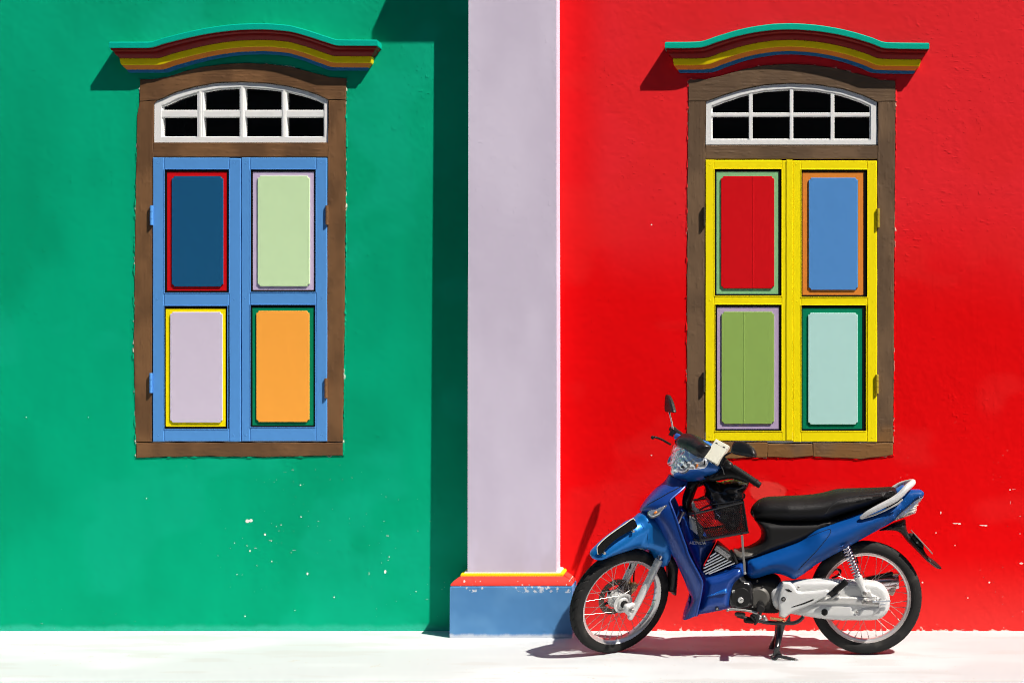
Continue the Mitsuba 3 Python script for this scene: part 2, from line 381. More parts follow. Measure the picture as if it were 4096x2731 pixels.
# ------------------------------------------------------------------ ground
gx = np.linspace(-14, 14, 2)
def plate(x0, x1, y0, y1, z):
    return trimesh.Trimesh([[x0, y0, z], [x1, y0, z], [x1, y1, z], [x0, y1, z]], [[0, 1, 2], [0, 2, 3]], process=False)
PK = -1.75          # the pavement's kerb line
pv = trimesh.creation.box((60, abs(PK) + .3, .4)); pv.apply_translation([0, (PK + .3) / 2, -.2])
add('pavement', pv, 'pave_white', False); labels['pavement'] = {'kind': 'structure', 'label': 'white painted concrete pavement along the foot of the walls'}
add('road', plate(-150, 150, -150, 60, -.14), 'asphalt', False); labels['road'] = {'kind': 'structure', 'label': 'dark asphalt road out of view before the pavement, limits bounce light on the walls'}  # out of view; its dark tone limits bounce onto the walls

# unseen terrace behind the camera, placed to cut sky light and darken the panes
mat('unseen_render', (.11, .105, .095), .8, spec=.2)  # dark tone keeps bounce from the unseen terrace low
mat('unseen_shutter', (.05, .06, .05), .6, spec=.2)
def unseen_terrace_parts():
    parts, sh = [], []
    for i, (x, w_, h_) in enumerate([(-27, 9, 9.5), (-18, 9, 10.5), (-9, 9, 9.8), (0, 9, 10.8), (9, 9, 9.6), (18, 9, 10.4), (27, 9, 9.9)]):
        b = trimesh.creation.box((w_ - .05, 8, h_)); b.apply_translation([x, -24, h_ / 2 - .14]); parts.append(b)
        r = trimesh.convex.convex_hull(np.array([(x + a, -24 + y, h_ - .14 + z) for a in (-w_ / 2, w_ / 2) for y, z in ((-4.6, 0), (4.6, 0), (0, 2.2))])); parts.append(r)
        for k in (-1, 0, 1):
            for z in (1.2, 4.6, 7.4):
                q = trimesh.creation.box((1.3, .12, 2.0)); q.apply_translation([x + k * 2.7, -19.97, z]); sh.append(q)
    return cat(*parts), cat(*sh)
ft, fs = unseen_terrace_parts()
add('unseen_terrace__facade', ft, 'unseen_render', False); add('unseen_terrace__shutters', fs, 'unseen_shutter', False)
labels['unseen_terrace'] = {'kind': 'structure', 'label': 'unseen dark terrace behind the viewer, placed to cut sky light on the walls and darken the panes'}

# ------------------------------------------------------------------ windows
def arch_poly(reg, pts): return wl(reg, pts)

WIN = {
 'left': dict(reg='W2', reg2='W3',
   lint_out=[(427, 500), (540, 497), (640, 480), (760, 440), (900, 405), (1080, 381), (1250, 373), (1420, 381), (1600, 405), (1750, 445), (1890, 482), (2015, 490)],
   lint_in=[(1878, 655), (1800, 617), (1700, 582), (1550, 545), (1400, 525), (1210, 514), (1010, 523), (850, 552), (700, 595), (610, 637), (560, 657)],
   lint_l=(424, 668), lint_r=(2012, 658),
   jamb_l=[('W2', (424, 672)), ('W2', (554, 662)), ('W2', (529, 690)), ('W2', (527, 1157)), ('W3', (158, 700)), ('W3', (154, 1431)), ('W3', (78, 1431)), ('W3', (68, 1000)), ('W3', (75, 400)), ('W2', (401, 1000)), ('W2', (404, 780))],
   jamb_r=[('W2', (1880, 660)), ('W2', (2011, 662)), ('W2', (2012, 1157)), ('W3', (1085, 700)), ('W3', (1075, 1431)), ('W3', (996, 1431)), ('W3', (1003, 60)), ('W2', (1875, 1000))],
   transom=[(527, 987), (1873, 987), (1873, 1096), (527, 1096)],
   sills=[[(80, 1436), (1075, 1435), (1075, 1496), (700, 1504), (400, 1500), (80, 1507)]],
   fan=dict(l=531, r=1873, b=983, fl=585, fr=1845, ft=30, bars=[(860, 910), (1188, 1230), (1512, 1551)], hb=(732, 786), fb=943, rib=True),
   leaves=[(161, 62, 586, 1429), (589, 62, 1001, 1428)], frame=SH_BLUE,
   panels=[[((217, 118, 530, 715), (228, 130, 518, 703), (253, 152, 500, 683), (.60, .004, .008), (.008, .085, .20)),
            ((215, 775, 523, 1370), (222, 788, 513, 1358), (245, 805, 497, 1338), SH_YEL, LILAC)],
           [((633, 118, 948, 712), (642, 130, 938, 700), (667, 150, 917, 682), (.56, .46, .66), (.57, .78, .45)),
            ((630, 770, 945, 1362), (640, 783, 938, 1352), (660, 800, 915, 1335), (.0, .22, .10), (.95, .39, .055))]],
   hinges=[(150, 293, 164, 388, 0), (148, 1100, 161, 1195, 0), (996, 293, 1008, 386, 1), (991, 1125, 1003, 1220, 1)],
   wood=('brown_v', 'brown_h')),
 'right': dict(reg='W4', reg2='W5',
   lint_out=[(385, 488), (510, 487), (650, 455), (800, 411), (950, 383), (1140, 371), (1300, 378), (1500, 405), (1700, 455), (1830, 490), (1938, 497)],
   lint_in=[(1808, 655), (1700, 605), (1550, 556), (1350, 523), (1160, 513), (950, 526), (780, 561), (640, 605), (525, 648)],
   lint_l=(384, 650), lint_r=(1940, 652),
   jamb_l=[('W4', (384, 654)), ('W4', (511, 654)), ('W4', (512, 1129)), ('W5', (147, 60)), ('W5', (144, 700)), ('W5', (142, 1402)), ('W5', (58, 1402)), ('W5', (58, 700)), ('W5', (62, 0))],
   jamb_r=[('W4', (1812, 656)), ('W4', (1940, 656)), ('W4', (1938, 1129)), ('W5', (1060, 100)), ('W5', (1056, 700)), ('W5', (1052, 1408)), ('W5', (969, 1408)), ('W5', (976, 60)), ('W4', (1810, 1000))],
   transom=[(514, 983), (1807, 986), (1807, 1086), (514, 1084)],
   sills=[[(60, 1407), (446, 1410), (444, 1482), (250, 1486), (60, 1480)], [(448, 1416), (662, 1416), (664, 1474), (560, 1484), (446, 1480)], [(665, 1412), (1052, 1413), (1050, 1470), (900, 1490), (800, 1484), (666, 1478)]],
   fan=dict(l=514, r=1806, b=975, fl=556, fr=1758, ft=30, bars=[(838, 866), (1146, 1172), (1454, 1482)], hb=(733, 762), fb=938),
   leaves=[(147, 49, 566, 1403), (569, 52, 974, 1407)], frame=SH_YEL,
   panels=[[((190, 92, 515, 705), (200, 103, 500, 695), (222, 128, 478, 668), (.24, .53, .25), (.62, .003, .007)),
            ((192, 745, 515, 1357), (203, 757, 502, 1345), (225, 780, 478, 1320), (.47, .37, .56), (.27, .43, .10))],
           [((607, 95, 928, 712), (615, 107, 910, 700), (645, 135, 882, 675), (.75, .24, .035), (.082, .265, .61)),
            ((607, 748, 922, 1355), (615, 762, 905, 1345), (642, 785, 882, 1323), (.0, .21, .10), (.45, .74, .69))]],
   hinges=[(134, 277, 147, 370, 0), (133, 1072, 145, 1168, 0), (973, 283, 985, 375, 1), (968, 1082, 980, 1175, 1)],
   wood=('brown2_v', 'brown2_h'))}

def sub(pts): return np.array([wl(r, [p])[0] for r, p in pts])

def notched(reg, r, c=11):
    x0, y0, x1, y1 = r; P = []
    for cx, cy, sx, sy in ((x0, y0, 1, 1), (x1, y0, -1, 1), (x1, y1, -1, -1), (x0, y1, 1, -1)):
        arc = [(cx + sx * c * math.cos(a), cy + sy * c * math.sin(a)) for a in np.linspace(0, math.pi / 2, 5)]
        P += arc[::-1] if (sx * sy > 0) else arc
    # order the corners around the panel
    return wl(reg, P)

def ring(outer, inner, front, thick):
    """a flat moulding between two rectangles, mitred by construction"""
    P = Polygon(outer, [inner])
    m = trimesh.creation.extrude_polygon(P, thick, engine='manifold')
    v = m.vertices.copy(); v = np.stack([v[:, 0], -(front - thick) - v[:, 2], v[:, 1]], 1)
    return trimesh.Trimesh(v, m.faces[:, ::-1] if False else m.faces, process=False)

def build_window(key, W, label):
    thing(key, label, 'window', 'shuttered windows', kind='thing')
    r, r2 = W['reg'], W['reg2']; wv, wh = W['wood']
    lint = np.vstack([wl(r, W['lint_out']), wl(r, [W['lint_r']]), wl(r, W['lint_in']), wl(r, [W['lint_l']])])
    add(f'{key}__lintel', slab(rough_edge(lint, .03, .0008, 1), .006, .09, .002), wh)
    add(f'{key}__jamb', slab(rough_edge(sub(W['jamb_l']), .05, .001, 2), .005, .09, .002), wv)
    add(f'{key}__jamb', slab(rough_edge(sub(W['jamb_r']), .05, .001, 3), .005, .09, .002), wv)
    add(f'{key}__transom', slab(rough_edge(wl(r, W['transom']), .05, .0006, 4), .004, .09, .002), wh)
    for s in W['sills']:
        add(f'{key}__sill', slab(rough_edge(wl(r2, s), .04, .0012, 5), .007, .09, .003), wh)
    # box behind, closed at the sides; the unlit room's darkness is its near-black colour
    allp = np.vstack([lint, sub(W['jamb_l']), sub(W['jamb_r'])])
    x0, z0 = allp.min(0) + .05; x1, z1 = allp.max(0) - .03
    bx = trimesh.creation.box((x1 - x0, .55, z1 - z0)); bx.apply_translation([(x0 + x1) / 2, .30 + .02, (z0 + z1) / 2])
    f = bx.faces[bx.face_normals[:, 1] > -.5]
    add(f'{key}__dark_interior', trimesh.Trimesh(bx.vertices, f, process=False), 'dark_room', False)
    # fanlight
    fn = W['fan']; fk = f'{key}__fanlight'
    inn = W['lint_in'][::-1]
    def top(x): return np.interp(x, [p[0] for p in inn], [p[1] for p in inn])
    xs = np.linspace(fn['l'] + 3, fn['r'] - 3, 40)
    outer = np.array([(fn['l'], fn['b'])] + [(fn['r'], fn['b'])] + [(x, max(top(x) + 4, 0)) for x in xs[::-1]])
    outer[2:, 1] = np.minimum(outer[2:, 1], 668)
    xi = np.linspace(fn['fl'], fn['fr'], 40)
    cx = .5 * (fn['fl'] + fn['fr'])
    inner = np.array([(fn['fl'], fn['fb'])] + [(fn['fr'], fn['fb'])] + [(x, top(fn['l'] + 25 + (x - fn['fl']) / (fn['fr'] - fn['fl']) * (fn['r'] - fn['l'] - 50)) + fn['ft'] + 8) for x in xi[::-1]])
    po, pi_ = Polygon(wl(r, outer)), Polygon(wl(r, inner))
    add(fk + '__frame', ring(np.array(po.exterior.coords), np.array(pi_.exterior.coords), -.004, .05), paint(WHITE), False)
    # glazing bead: a second, thinner step inside the frame
    pin = pi_.buffer(-.007)
    add(fk + '__glazing_bead', ring(np.array(pi_.exterior.coords), np.array(pin.exterior.coords), -.014, .02), paint(WHITE), False)
    xmin, zmin, xmax, zmax = pi_.bounds
    for a, b in fn['bars']:
        q = wl(r, [(a, 300), (b, 300)]); g = pi_.intersection(sbox(q[0, 0], zmin - .01, q[1, 0], zmax + .01))
        add(fk + '__glazing_bar', slab(np.array(g.exterior.coords)[:-1], -.007, .035, .0022), paint(WHITE))
    if fn.get('rib'):        # the older sash has a proud rib down each bar
        for a, b in fn['bars']:
            m_ = (a + b) / 2; q = wl(r, [(m_ - 9, 300), (m_ + 9, 300)]); g = pi_.intersection(sbox(q[0, 0], zmin - .004, q[1, 0], zmax + .004))
            add(fk + '__rib', slab(np.array(g.exterior.coords)[:-1], -.004, .008, .0015), paint(WHITE))
    cols = [fn['fl']] + [t for ab in fn['bars'] for t in ab] + [fn['fr']]
    zt, zb = wl(r, [(0, fn['hb'][0]), (0, fn['hb'][1])])[:, 1]
    for i in range(0, 8, 2):
        q = wl(r, [(cols[i], 0), (cols[i + 1], 0)])[:, 0]
        g = sbox(q[0] - .0004, zb, q[1] + .0004, zt)
        add(fk + '__glazing_bar', slab(np.array(g.exterior.coords)[:-1], -.008, .034, .0022), paint(WHITE))
        for lo, hi in ((zmin - .004, (zt + zb) / 2 - .001), ((zt + zb) / 2 + .001, zmax + .004)):
            g = pi_.buffer(.003).intersection(sbox(q[0] - .012, lo, q[1] + .012, hi))
            c = np.array(g.exterior.coords)[:-1]; c = ccw(c)
            tri = np.asarray(m3.triangulate([c])); tilt = rng.normal(0, .004, 2)
            v = np.stack([c[:, 0], .032 + tilt[0] * (c[:, 0] - c[:, 0].mean()) + tilt[1] * (c[:, 1] - c[:, 1].mean()), c[:, 1]], 1)
            add(fk + '__pane', trimesh.Trimesh(v, tri, process=False), 'glass_pane', False)
    # shutters
    for li, (lf, pans) in enumerate(zip(W['leaves'], W['panels'])):
        sk = key_of_part(f'{key}__shutter')
        fm = paint(W['frame'])
        x0, y0, x1, y1 = lf
        ox0, ox1 = pans[0][0][0], pans[0][0][2]
        (a0, b0, a1, b1), (c0, d0, c1, d1) = pans[0][0], pans[1][0]
        lx0, lx1 = min(a0, c0), max(a1, c1)
        add(sk + '__stile', slab(rough_edge(rect(r2, x0, y0, lx0, y1), .12, .0005, 11 + li), .010, .04, .003), fm)
        add(sk + '__stile', slab(rough_edge(rect(r2, lx1, y0 + (3 if li == 0 else 2), x1, y1), .12, .0005, 21 + li), .0102, .04, .003), fm)
        for q, (ya, yb) in enumerate(((y0 + 1, b0), (b1, d0), (d1, y1 - 1))):
            add(sk + '__rail', slab(rough_edge(rect(r2, lx0 + .6, ya, lx1 - .6, yb), .12, .0004, 31 + li), .0094, .04, .003), fm)
        if key.endswith('001') and li == 0:   # cover strip over the joint of the two leaves
            add(sk + '__cover_strip', slab(rough_edge(rect(r2, 536, 50, 567, 1400), .1, .0006, 44), .015, .01, .003), fm)
        for ya in ((y0 + b0) / 2, (b1 + d0) / 2, (d1 + y1) / 2):
            for xa in ((x0 + lx0) / 2, (x1 + lx1) / 2):
                w_ = wl(r2, [(xa + rng.normal(0, 3), ya + rng.normal(0, 3))])[0]
                add(sk + '__screw_head', disc([w_[0], -.0100, w_[1]], [0, -1, 0], .0042, .0010, .4, 10), fm)
        for (o, fi, ra, cf, cr) in pans:
            bq = rect(r2, *o); bb_ = np.array([[x, -.0098, z] for x, z in bq])
            add(sk + '__bead', cat(*[tube([bb_[i_], bb_[(i_ + 1) % 4]]  , .0022, 8) for i_ in range(4)]), fm, 50)
            add(sk + '__moulding', ring(rect(r2, *o), rect(r2, *fi), .0055, .03), paint(BLACKP, .35), False)
            add(sk + '__panel_field', slab(rect(r2, *fi), .0032, .02, .0005), paint(cf))
            add(sk + '__raised_panel', slab(notched(r2, ra), .0106, .012, .0016), paint(cr))
            if cr in ((.62, .003, .007), (.27, .43, .10)):    # these two are boarded from two planks: the joint is a raised ridge
                jx = 377 if cr[0] > .5 else 334
                add(sk + '__board_joint', slab(rect(r2, jx - 2, ra[1] + 2, jx + 2, ra[3] - 2), .0120, .004, .001), paint(cr))
    for (x0, y0, x1, y1, s) in W['hinges']:
        q = rect(r2, x0, y0, x1, y1)
        cxz = q.mean(0); hh = np.ptp(q[:, 1]) / 2; rr = .0075
        knuckles = []
        for k in range(3):
            z0_ = cxz[1] - hh + 2 * hh * k / 3 + .001; z1_ = cxz[1] - hh + 2 * hh * (k + 1) / 3 - .001
            knuckles.append(tube(np.array([[cxz[0], -.0165, z0_], [cxz[0], -.0165, z1_]]), rr, 12))
        leafp = slab(q, .0145, .012, .001)
        add(f'{key}__hinge', cat(*knuckles, leafp), (paint(SH_BLUE) if s == 0 else 'brown_v') if not key.endswith('001') else (paint((.03, .025, .018)) if s == 0 else paint((.42, .33, .02))))

_part_used = set()
def key_of_part(k):
    i = 0
    while (k if i == 0 else f'{k}_{i:03d}') in _part_used: i += 1
    k = k if i == 0 else f'{k}_{i:03d}'
    _part_used.add(k); return k

build_window('shuttered_window', WIN['left'], 'arched brown window with closed blue shutters in the green wall')
build_window('shuttered_window_001', WIN['right'], 'arched brown window with closed yellow shutters in the red wall')

# ------------------------------------------------------------------ walls, with openings a little wider than the frames
def opening(W, seed):
    r = W['reg']
    parts = [np.vstack([wl(r, W['lint_out']), wl(r, [W['lint_r']]), wl(r, W['lint_in']), wl(r, [W['lint_l']])]), sub(W['jamb_l']), sub(W['jamb_r']), wl(r, W['transom'])] + [wl(W['reg2'], s) for s in W['sills']]
    from shapely.ops import unary_union
    u = unary_union([Polygon(p).buffer(.006) for p in parts])
    ext = Polygon(u.exterior).buffer(-.004)
    c = np.array(ext.exterior.coords)[:-1]
    c = rough_edge(ccw(c), .012, .0011, seed)
    return Polygon(c)

WALL_TOP = 4.7
xl = px(1800, 0)[0] - .0
xp0, xp1 = px(1872, 0, .145)[0], px(2227, 0, .145)[0]
xm = (xp0 + xp1) / 2
def wall(key, x0, x1, W, m, label, seed):
    ext = [(x0, -.05), (x1, -.05), (x1, WALL_TOP), (x0, WALL_TOP)]
    hole = opening(W, seed)
    P = Polygon(ext, [list(hole.exterior.coords)])
    me = trimesh.creation.extrude_polygon(P, .22, engine='manifold')
    v = np.stack([me.vertices[:, 0], me.vertices[:, 2], me.vertices[:, 1]], 1)
    me = trimesh.Trimesh(v, me.faces[:, ::-1], process=False)
    add(key, me, m, False)
    labels[key] = {'label': label, 'category': 'wall', 'kind': 'thing'}
    # the ragged lip of plaster and paint where the wall meets the timber frame
    c = rough_edge(np.array(hole.buffer(.0015).exterior.coords)[:-1], .02, .0012, seed + 5); c = np.vstack([c, c[:1]])
    rr = np.random.default_rng(seed + 9); n_ = len(c)
    rad = .0022 + .0030 * np.clip(np.convolve(rr.normal(0, 1, n_ + 8), np.ones(5) / 2.2, 'same')[:n_], 0, 1.6)
    add(key + '__plaster_lip', tube(np.stack([c[:, 0], np.full(n_, .001), c[:, 1]], 1), rad, 7, False), m.replace('paint', 'lip'), 60)
wall('green_wall', -9.0, xm, WIN['left'], 'green_paint', 'weathered green plaster wall with flecks of white where paint has chipped', 61)
wall('red_wall', xm, 8.0, WIN['right'], 'red_paint', 'bright red plaster wall behind the motorcycle, paler towards the top', 62)

# ------------------------------------------------------------------ pilaster
thing('pilaster', 'lilac pilaster on a blue plinth between the green and the red wall', 'pilaster')
hs = (xp1 - xp0) / 2; ps = .145
def prism_rings(levels, seed=0, nx=10):
    """rectangular rings round the shaft: (z, offset sideways, offset forward)"""
    rows = []
    r = np.random.default_rng(seed)
    for z, o, g in levels:
        a, b = xm - hs - o, xm + hs + o; d = ps + g
        p = [(a, .02)] + [(a, -d + .0)] + [(a + (b - a) * t, -d) for t in np.linspace(0, 1, nx)[1:-1]] + [(b, -d)] + [(b, .02)]
        rows.append([(x, y, z) for x, y in p])
    return np.array(rows)
zb_ = px(0, 2551, .19)[2]
zpl = px(0, 2344, .19)[2]; zr = px(0, 2303, .165)[2]; zy = px(0, 2291, .155)[2]; zs = px(0, 2286, .15)[2]
# plinth, wall to wall
def closed_rings(rows):
    m = loft(rows)
    n = rows.shape[1]
    top = np.asarray(m3.triangulate([ccw(rows[-1][:, :2])]))
    rev = np.allclose(ccw(rows[-1][:, :2])[0], rows[-1][:, :2][0])
    t = trimesh.Trimesh(rows[-1] if rev else rows[-1][::-1], top, process=False)
    return cat(m, t)
add('pilaster__plinth', closed_rings(prism_rings([(-.02, .0895, .0455), (zpl - .006, .088, .045), (zpl, .085, .042)])), 'plinth_blue', 25)
ov = [(zpl + (zr - zpl) * t, .056 - .043 * (1 - math.cos(t * math.pi / 2)) ** .8 , .044 - .031 * (1 - math.cos(t * math.pi / 2)) ** .8) for t in np.linspace(0, 1, 9)]
ov = [(zpl + .0005, .080, .040)] + [(zpl + .004 + (zr - zpl - .004) * t, .086 - .052 * t ** 1.6, .043 - .024 * t ** 1.6) for t in np.linspace(0, 1, 10)] + [(zr + .001, .004, .004)]
add('pilaster__moulding', closed_rings(prism_rings(ov)), 'torus_red', 35)
add('pilaster__fillet', closed_rings(prism_rings([(zr - .002, .034, .019), (zr + .006, .036, .021), (zy, .032, .018), (zy + .001, .004, .003)])), paint((.86, .62, .01)), 35)
add('pilaster__lip', closed_rings(prism_rings([(zy - .001, .020, .013), (zy + .007, .016, .012), (zs + .003, .001, .001)])), paint((.76, .66, .72)), 35)
# shaft leans back a little towards its top, as built
lev = [(zy, .0, .012), (1.2, .0005, .006), (2.4, -.001, .001), (3.6, -.002, -.004), (4.69, -.002, -.004)]
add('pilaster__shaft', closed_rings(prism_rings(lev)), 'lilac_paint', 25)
# slab out of view above the pilaster, shaped to cast the slanted wall shadow
def unseen_capital():
    zc = 4.06; a, b = xm - hs, xm + hs          # tapers forward from the wall, as its slanting shadow shows
    v = [(a - .185, .02, zc), (a - .005, -.36, zc), (b + .005, -.36, zc), (b + .185, .02, zc), (a - .185, .02, zc + .06), (a - .005, -.36, zc + .06), (b + .005, -.36, zc + .06), (b + .185, .02, zc + .06)]
    return trimesh.convex.convex_hull(np.array(v))
add('pilaster__unseen_capital', unseen_capital(), 'lilac_paint', False)

# ------------------------------------------------------------------ hoods over the windows
def hood(key, reg, xl_, xr_, base, label):
    """profile swept along the arch and returned to the wall at both ends. base: teal's lower edge (x, y) across"""
    thing(key, label, 'hood moulding', 'hood mouldings over the windows')
    pts = wl(reg, base, .09)
    xs0, zs0 = pts[:, 0], pts[:, 1]
    xa, xb = wl(reg, [(xl_, 0), (xr_, 0)], .09)[:, 0]
    from scipy.interpolate import PchipInterpolator
    gz = PchipInterpolator(xs0, zs0)
    DM = .092
    def rows(prof, wob=None):
        out = []
        for d, dz in prof:
            a, b = xa + (DM - d), xb - (DM - d)
            t = np.linspace(0, 1, 90)
            fx = a + (b - a) * t
            # the arch follows the front line; the ends stay level
            z = gz(np.clip(xa + (xb - xa) * t, xs0[0], xs0[-1])) + dz
            p = [(a, .01, z[0])] + [(x, -d, zz) for x, zz in zip(fx, z)] + [(b, .01, z[-1])]
            out.append(p)
        return np.array(out)
    s = 1.0 / 731.4
    k = REG[reg][2]
    prof = {
      'cap': [(.03, 26 * s), (.088, 24.5 * s), (.0925, 21 * s), (.0925, 1 * s), (.088, -.5 * s)],
      'red_cove': [(.089, .5 * s), (.086, -2 * s), (.084, -7 * s), (.073, -12 * s), (.071, -17 * s), (.068, -22 * s), (.058, -29 * s), (.051, -35 * s), (.047, -36 * s)],
      'yellow_band': [(.048, -35 * s), (.0515, -36.5 * s), (.0505, -46 * s), (.046, -60 * s), (.043, -61.5 * s)],
      'orange_cove': [(.044, -60.5 * s), (.042, -62 * s), (.038, -66 * s), (.030, -72 * s), (.026, -76 * s), (.022, -77 * s)],
      'blue_fillet': [(.025, -75.5 * s), (.024, -78 * s), (.018, -86 * s), (.004, -87 * s)]}
    col = {'cap': TEAL, 'red_cove': DKRED, 'yellow_band': YEL, 'orange_cove': ORG, 'blue_fillet': HBLUE}
    for nme, pr in prof.items():
        m = loft(rows(pr))
        if nme == 'cap':
            m = loft(rows([(.0, 27 * s)] + pr))
        add(f'{key}__{nme}', m, paint(col[nme], .4), 30)
hood('window_hood', 'W2', 186, 2255, [(186, 256), (380, 256), (480, 256), (620, 220), (800, 176), (1000, 138), (1200, 117), (1350, 113), (1550, 125), (1700, 160), (1850, 208), (1960, 238), (2060, 239), (2255, 240)],
     'arched striped hood above the blue-shuttered window on the green wall')
hood('window_hood_001', 'W4', 207, 2195, [(207, 251), (350, 251), (460, 247), (600, 205), (760, 158), (900, 130), (1050, 113), (1150, 110), (1300, 118), (1450, 137), (1600, 168), (1760, 215), (1870, 252), (2000, 256), (2195, 258)],
     'arched striped hood above the yellow-shuttered window on the red wall')

# ------------------------------------------------------------------ motorcycle
C = .585                                  # its middle plane stands this far before the wall
CAM = np.array([0, -D, H])
LEFT = np.array([0, -1.0, 0])             # the machine heads to the left; its left side faces the street
MC = 'motorcycle'
thing(MC, 'blue step-through motorcycle on its centre stand in front of the red wall', 'motorcycle')
def mp(part): return f'{MC}__{part}'

CHROME = 'chrome'; scene['chrome'] = {'type': 'twosided', 'bsdf': {'type': 'roughconductor', 'material': 'Cr', 'alpha': .08}}
mat('silver_paint', (.60, .61, .60), .38, metal=.25, coat=.4, spec=.5)
mat('alloy', (.62, .62, .60), .42, metal=.55)
mat('steel', (.42, .41, .39), .35, metal=.9)
mat('brass', (.62, .46, .22), .35, metal=.9)
mat('blue_metallic', (.004, .125, .50), .33, metal=.35, coat=1.0, spec=.6)
mat('blue_deep', (.002, .044, .26), .30, metal=.3, coat=1.0, spec=.6)
mat('blue_panel', (.001, .057, .245), .45, metal=.0, coat=.12, spec=.2)
mat('blue_bright', (.000, .150, .50), .32, metal=.5, coat=.6, spec=.5)
mat('plate_black', (.004, .004, .004), .5, spec=.15)
mat('gloss_black', (.008, .008, .009), .18, coat=.6, spec=.5)
mat('satin_black', (.010, .010, .010), .42, spec=.35)
mat('screen_black', (.012, .012, .013), .32, spec=.4)
mat('matt_black', (.010, .010, .010), .65, spec=.25)
mat('engine_grey', (.085, .082, .074), .5, metal=.3)
mat('white_plastic', (.62, .62, .52), .45, spec=.4)
mat('pale_rag', (.55, .53, .48), .8, spec=.2)
mat('lamp_silver', (.68, .70, .72), .16, metal=.75)
def facet_bump(p, n, uv): return .0003 * dr.abs(dr.sin(p.x * 330 + p.y * 120)) + .0075 * noise(p.x * 70, p.y * 70, p.z * 70)
mat('lamp_facets', (.90, .93, .97), .14, metal=.7, bump=facet_bump, eps=.001)
mat('amber', (.75, .22, .03), .3, coat=.5)
mat('disc_steel', (.10, .085, .07), .45, metal=.7)
mat('rim_metal', (.66, .66, .65), .22, metal=.65, coat=.5)
mat('plate_grey', (.22, .22, .21), .45, metal=.4)
def seat_bump(p, n, uv):
    return .0007 * dr.abs(dr.sin(p.x * 620) * dr.sin(p.z * 620)) + .0015 * fbm(p.x * 8, p.z * 8, p.y * 8, 2)
mat('seat_vinyl', (.007, .007, .0075), .45, spec=.28, bump=seat_bump, eps=.0006)
def tyre_color(p, n, uv):
    d = fbm(p.x * 18, p.z * 18, p.y * 18, 3)
    return mix((.011, .011, .011), (.042, .040, .035), smoothstep(.5, .8, d) * .8)
mat('tyre_rubber', mikit.proc(tyre_color), .75, spec=.3)
scene['clear_lens'] = {'type': 'thindielectric', 'int_ior': 1.4, 'ext_ior': 1.0}

def bp(reg, pts, off=0.0):
    """points of the photo on the plane off metres left of the machine's middle"""
    return np.array([px(a, b, C + off) for a, b in src(reg, pts)])

def mpill(part, reg, pts, hw, rnd, m, off=0.0, one=False, y0=0.0, look=None, smooth=40, **kw):
    """panel parallel to the middle plane. off: at which distance its outline is seen; built round plane y0"""
    P = bp(reg, pts, off if look is None else look); P[:, 1] = -(C + y0)
    me = pillow(P, LEFT, hw, rnd, one=one, **kw)
    k = add(mp(part), me, m, smooth)
    return me

def raytri(mesh, sp, skip=0.0):
    """where the sight lines through photo points first meet a mesh"""
    v = mesh.vertices[mesh.faces]; out = []
    e1, e2 = v[:, 1] - v[:, 0], v[:, 2] - v[:, 0]
    for sx, sy in sp:
        d = px(sx, sy, C) - CAM; d /= np.linalg.norm(d)
        h = np.cross(d, e2); a = np.einsum('ij,ij->i', e1, h); ok = np.abs(a) > 1e-14
        f = np.where(ok, 1 / np.where(ok, a, 1), 0); s_ = CAM - v[:, 0]; u = f * np.einsum('ij,ij->i', s_, h)
        q = np.cross(s_, e1); w = f * (q @ d); t = f * np.einsum('ij,ij->i', e2, q)
        g = ok & (u >= -1e-6) & (w >= -1e-6) & (u + w <= 1 + 1e-6) & (t > 0)
        out.append(CAM + d * (t[g].min() - skip) if g.any() else None)
    return out

def on(mesh, reg, pts, lift=.001):
    r = raytri(mesh, src(reg, pts), lift)
    return np.array([p for p in r if p is not None])

# --- the steered front: frame (f forward, w left, u up along the steering axis)
TH, RK = math.radians(40), math.radians(26.5)
ua = np.array([math.sin(RK), 0, math.cos(RK)])
def rot(v): v = np.asarray(v, float); return v * math.cos(TH) + np.cross(ua, v) * math.sin(TH) + ua * np.dot(ua, v) * (1 - math.cos(TH))
nf, lw = rot([-math.cos(RK), 0, math.sin(RK)]), rot([0, -1.0, 0])
WC = px(2480, 2401, C + .029) + np.array([0, 0, .0])
QS = WC - .045 * nf
def S(f, w, u): return QS + f * nf + w * lw + u * ua
def SS(*p): return np.array([S(*q) for q in p])
def rayplane(reg, pts, P0, N):
    out = []
    for sx, sy in src(reg, pts):
        d = px(sx, sy, C) - CAM; out.append(CAM + d * np.dot(P0 - CAM, N) / np.dot(d, N))
    return np.array(out)

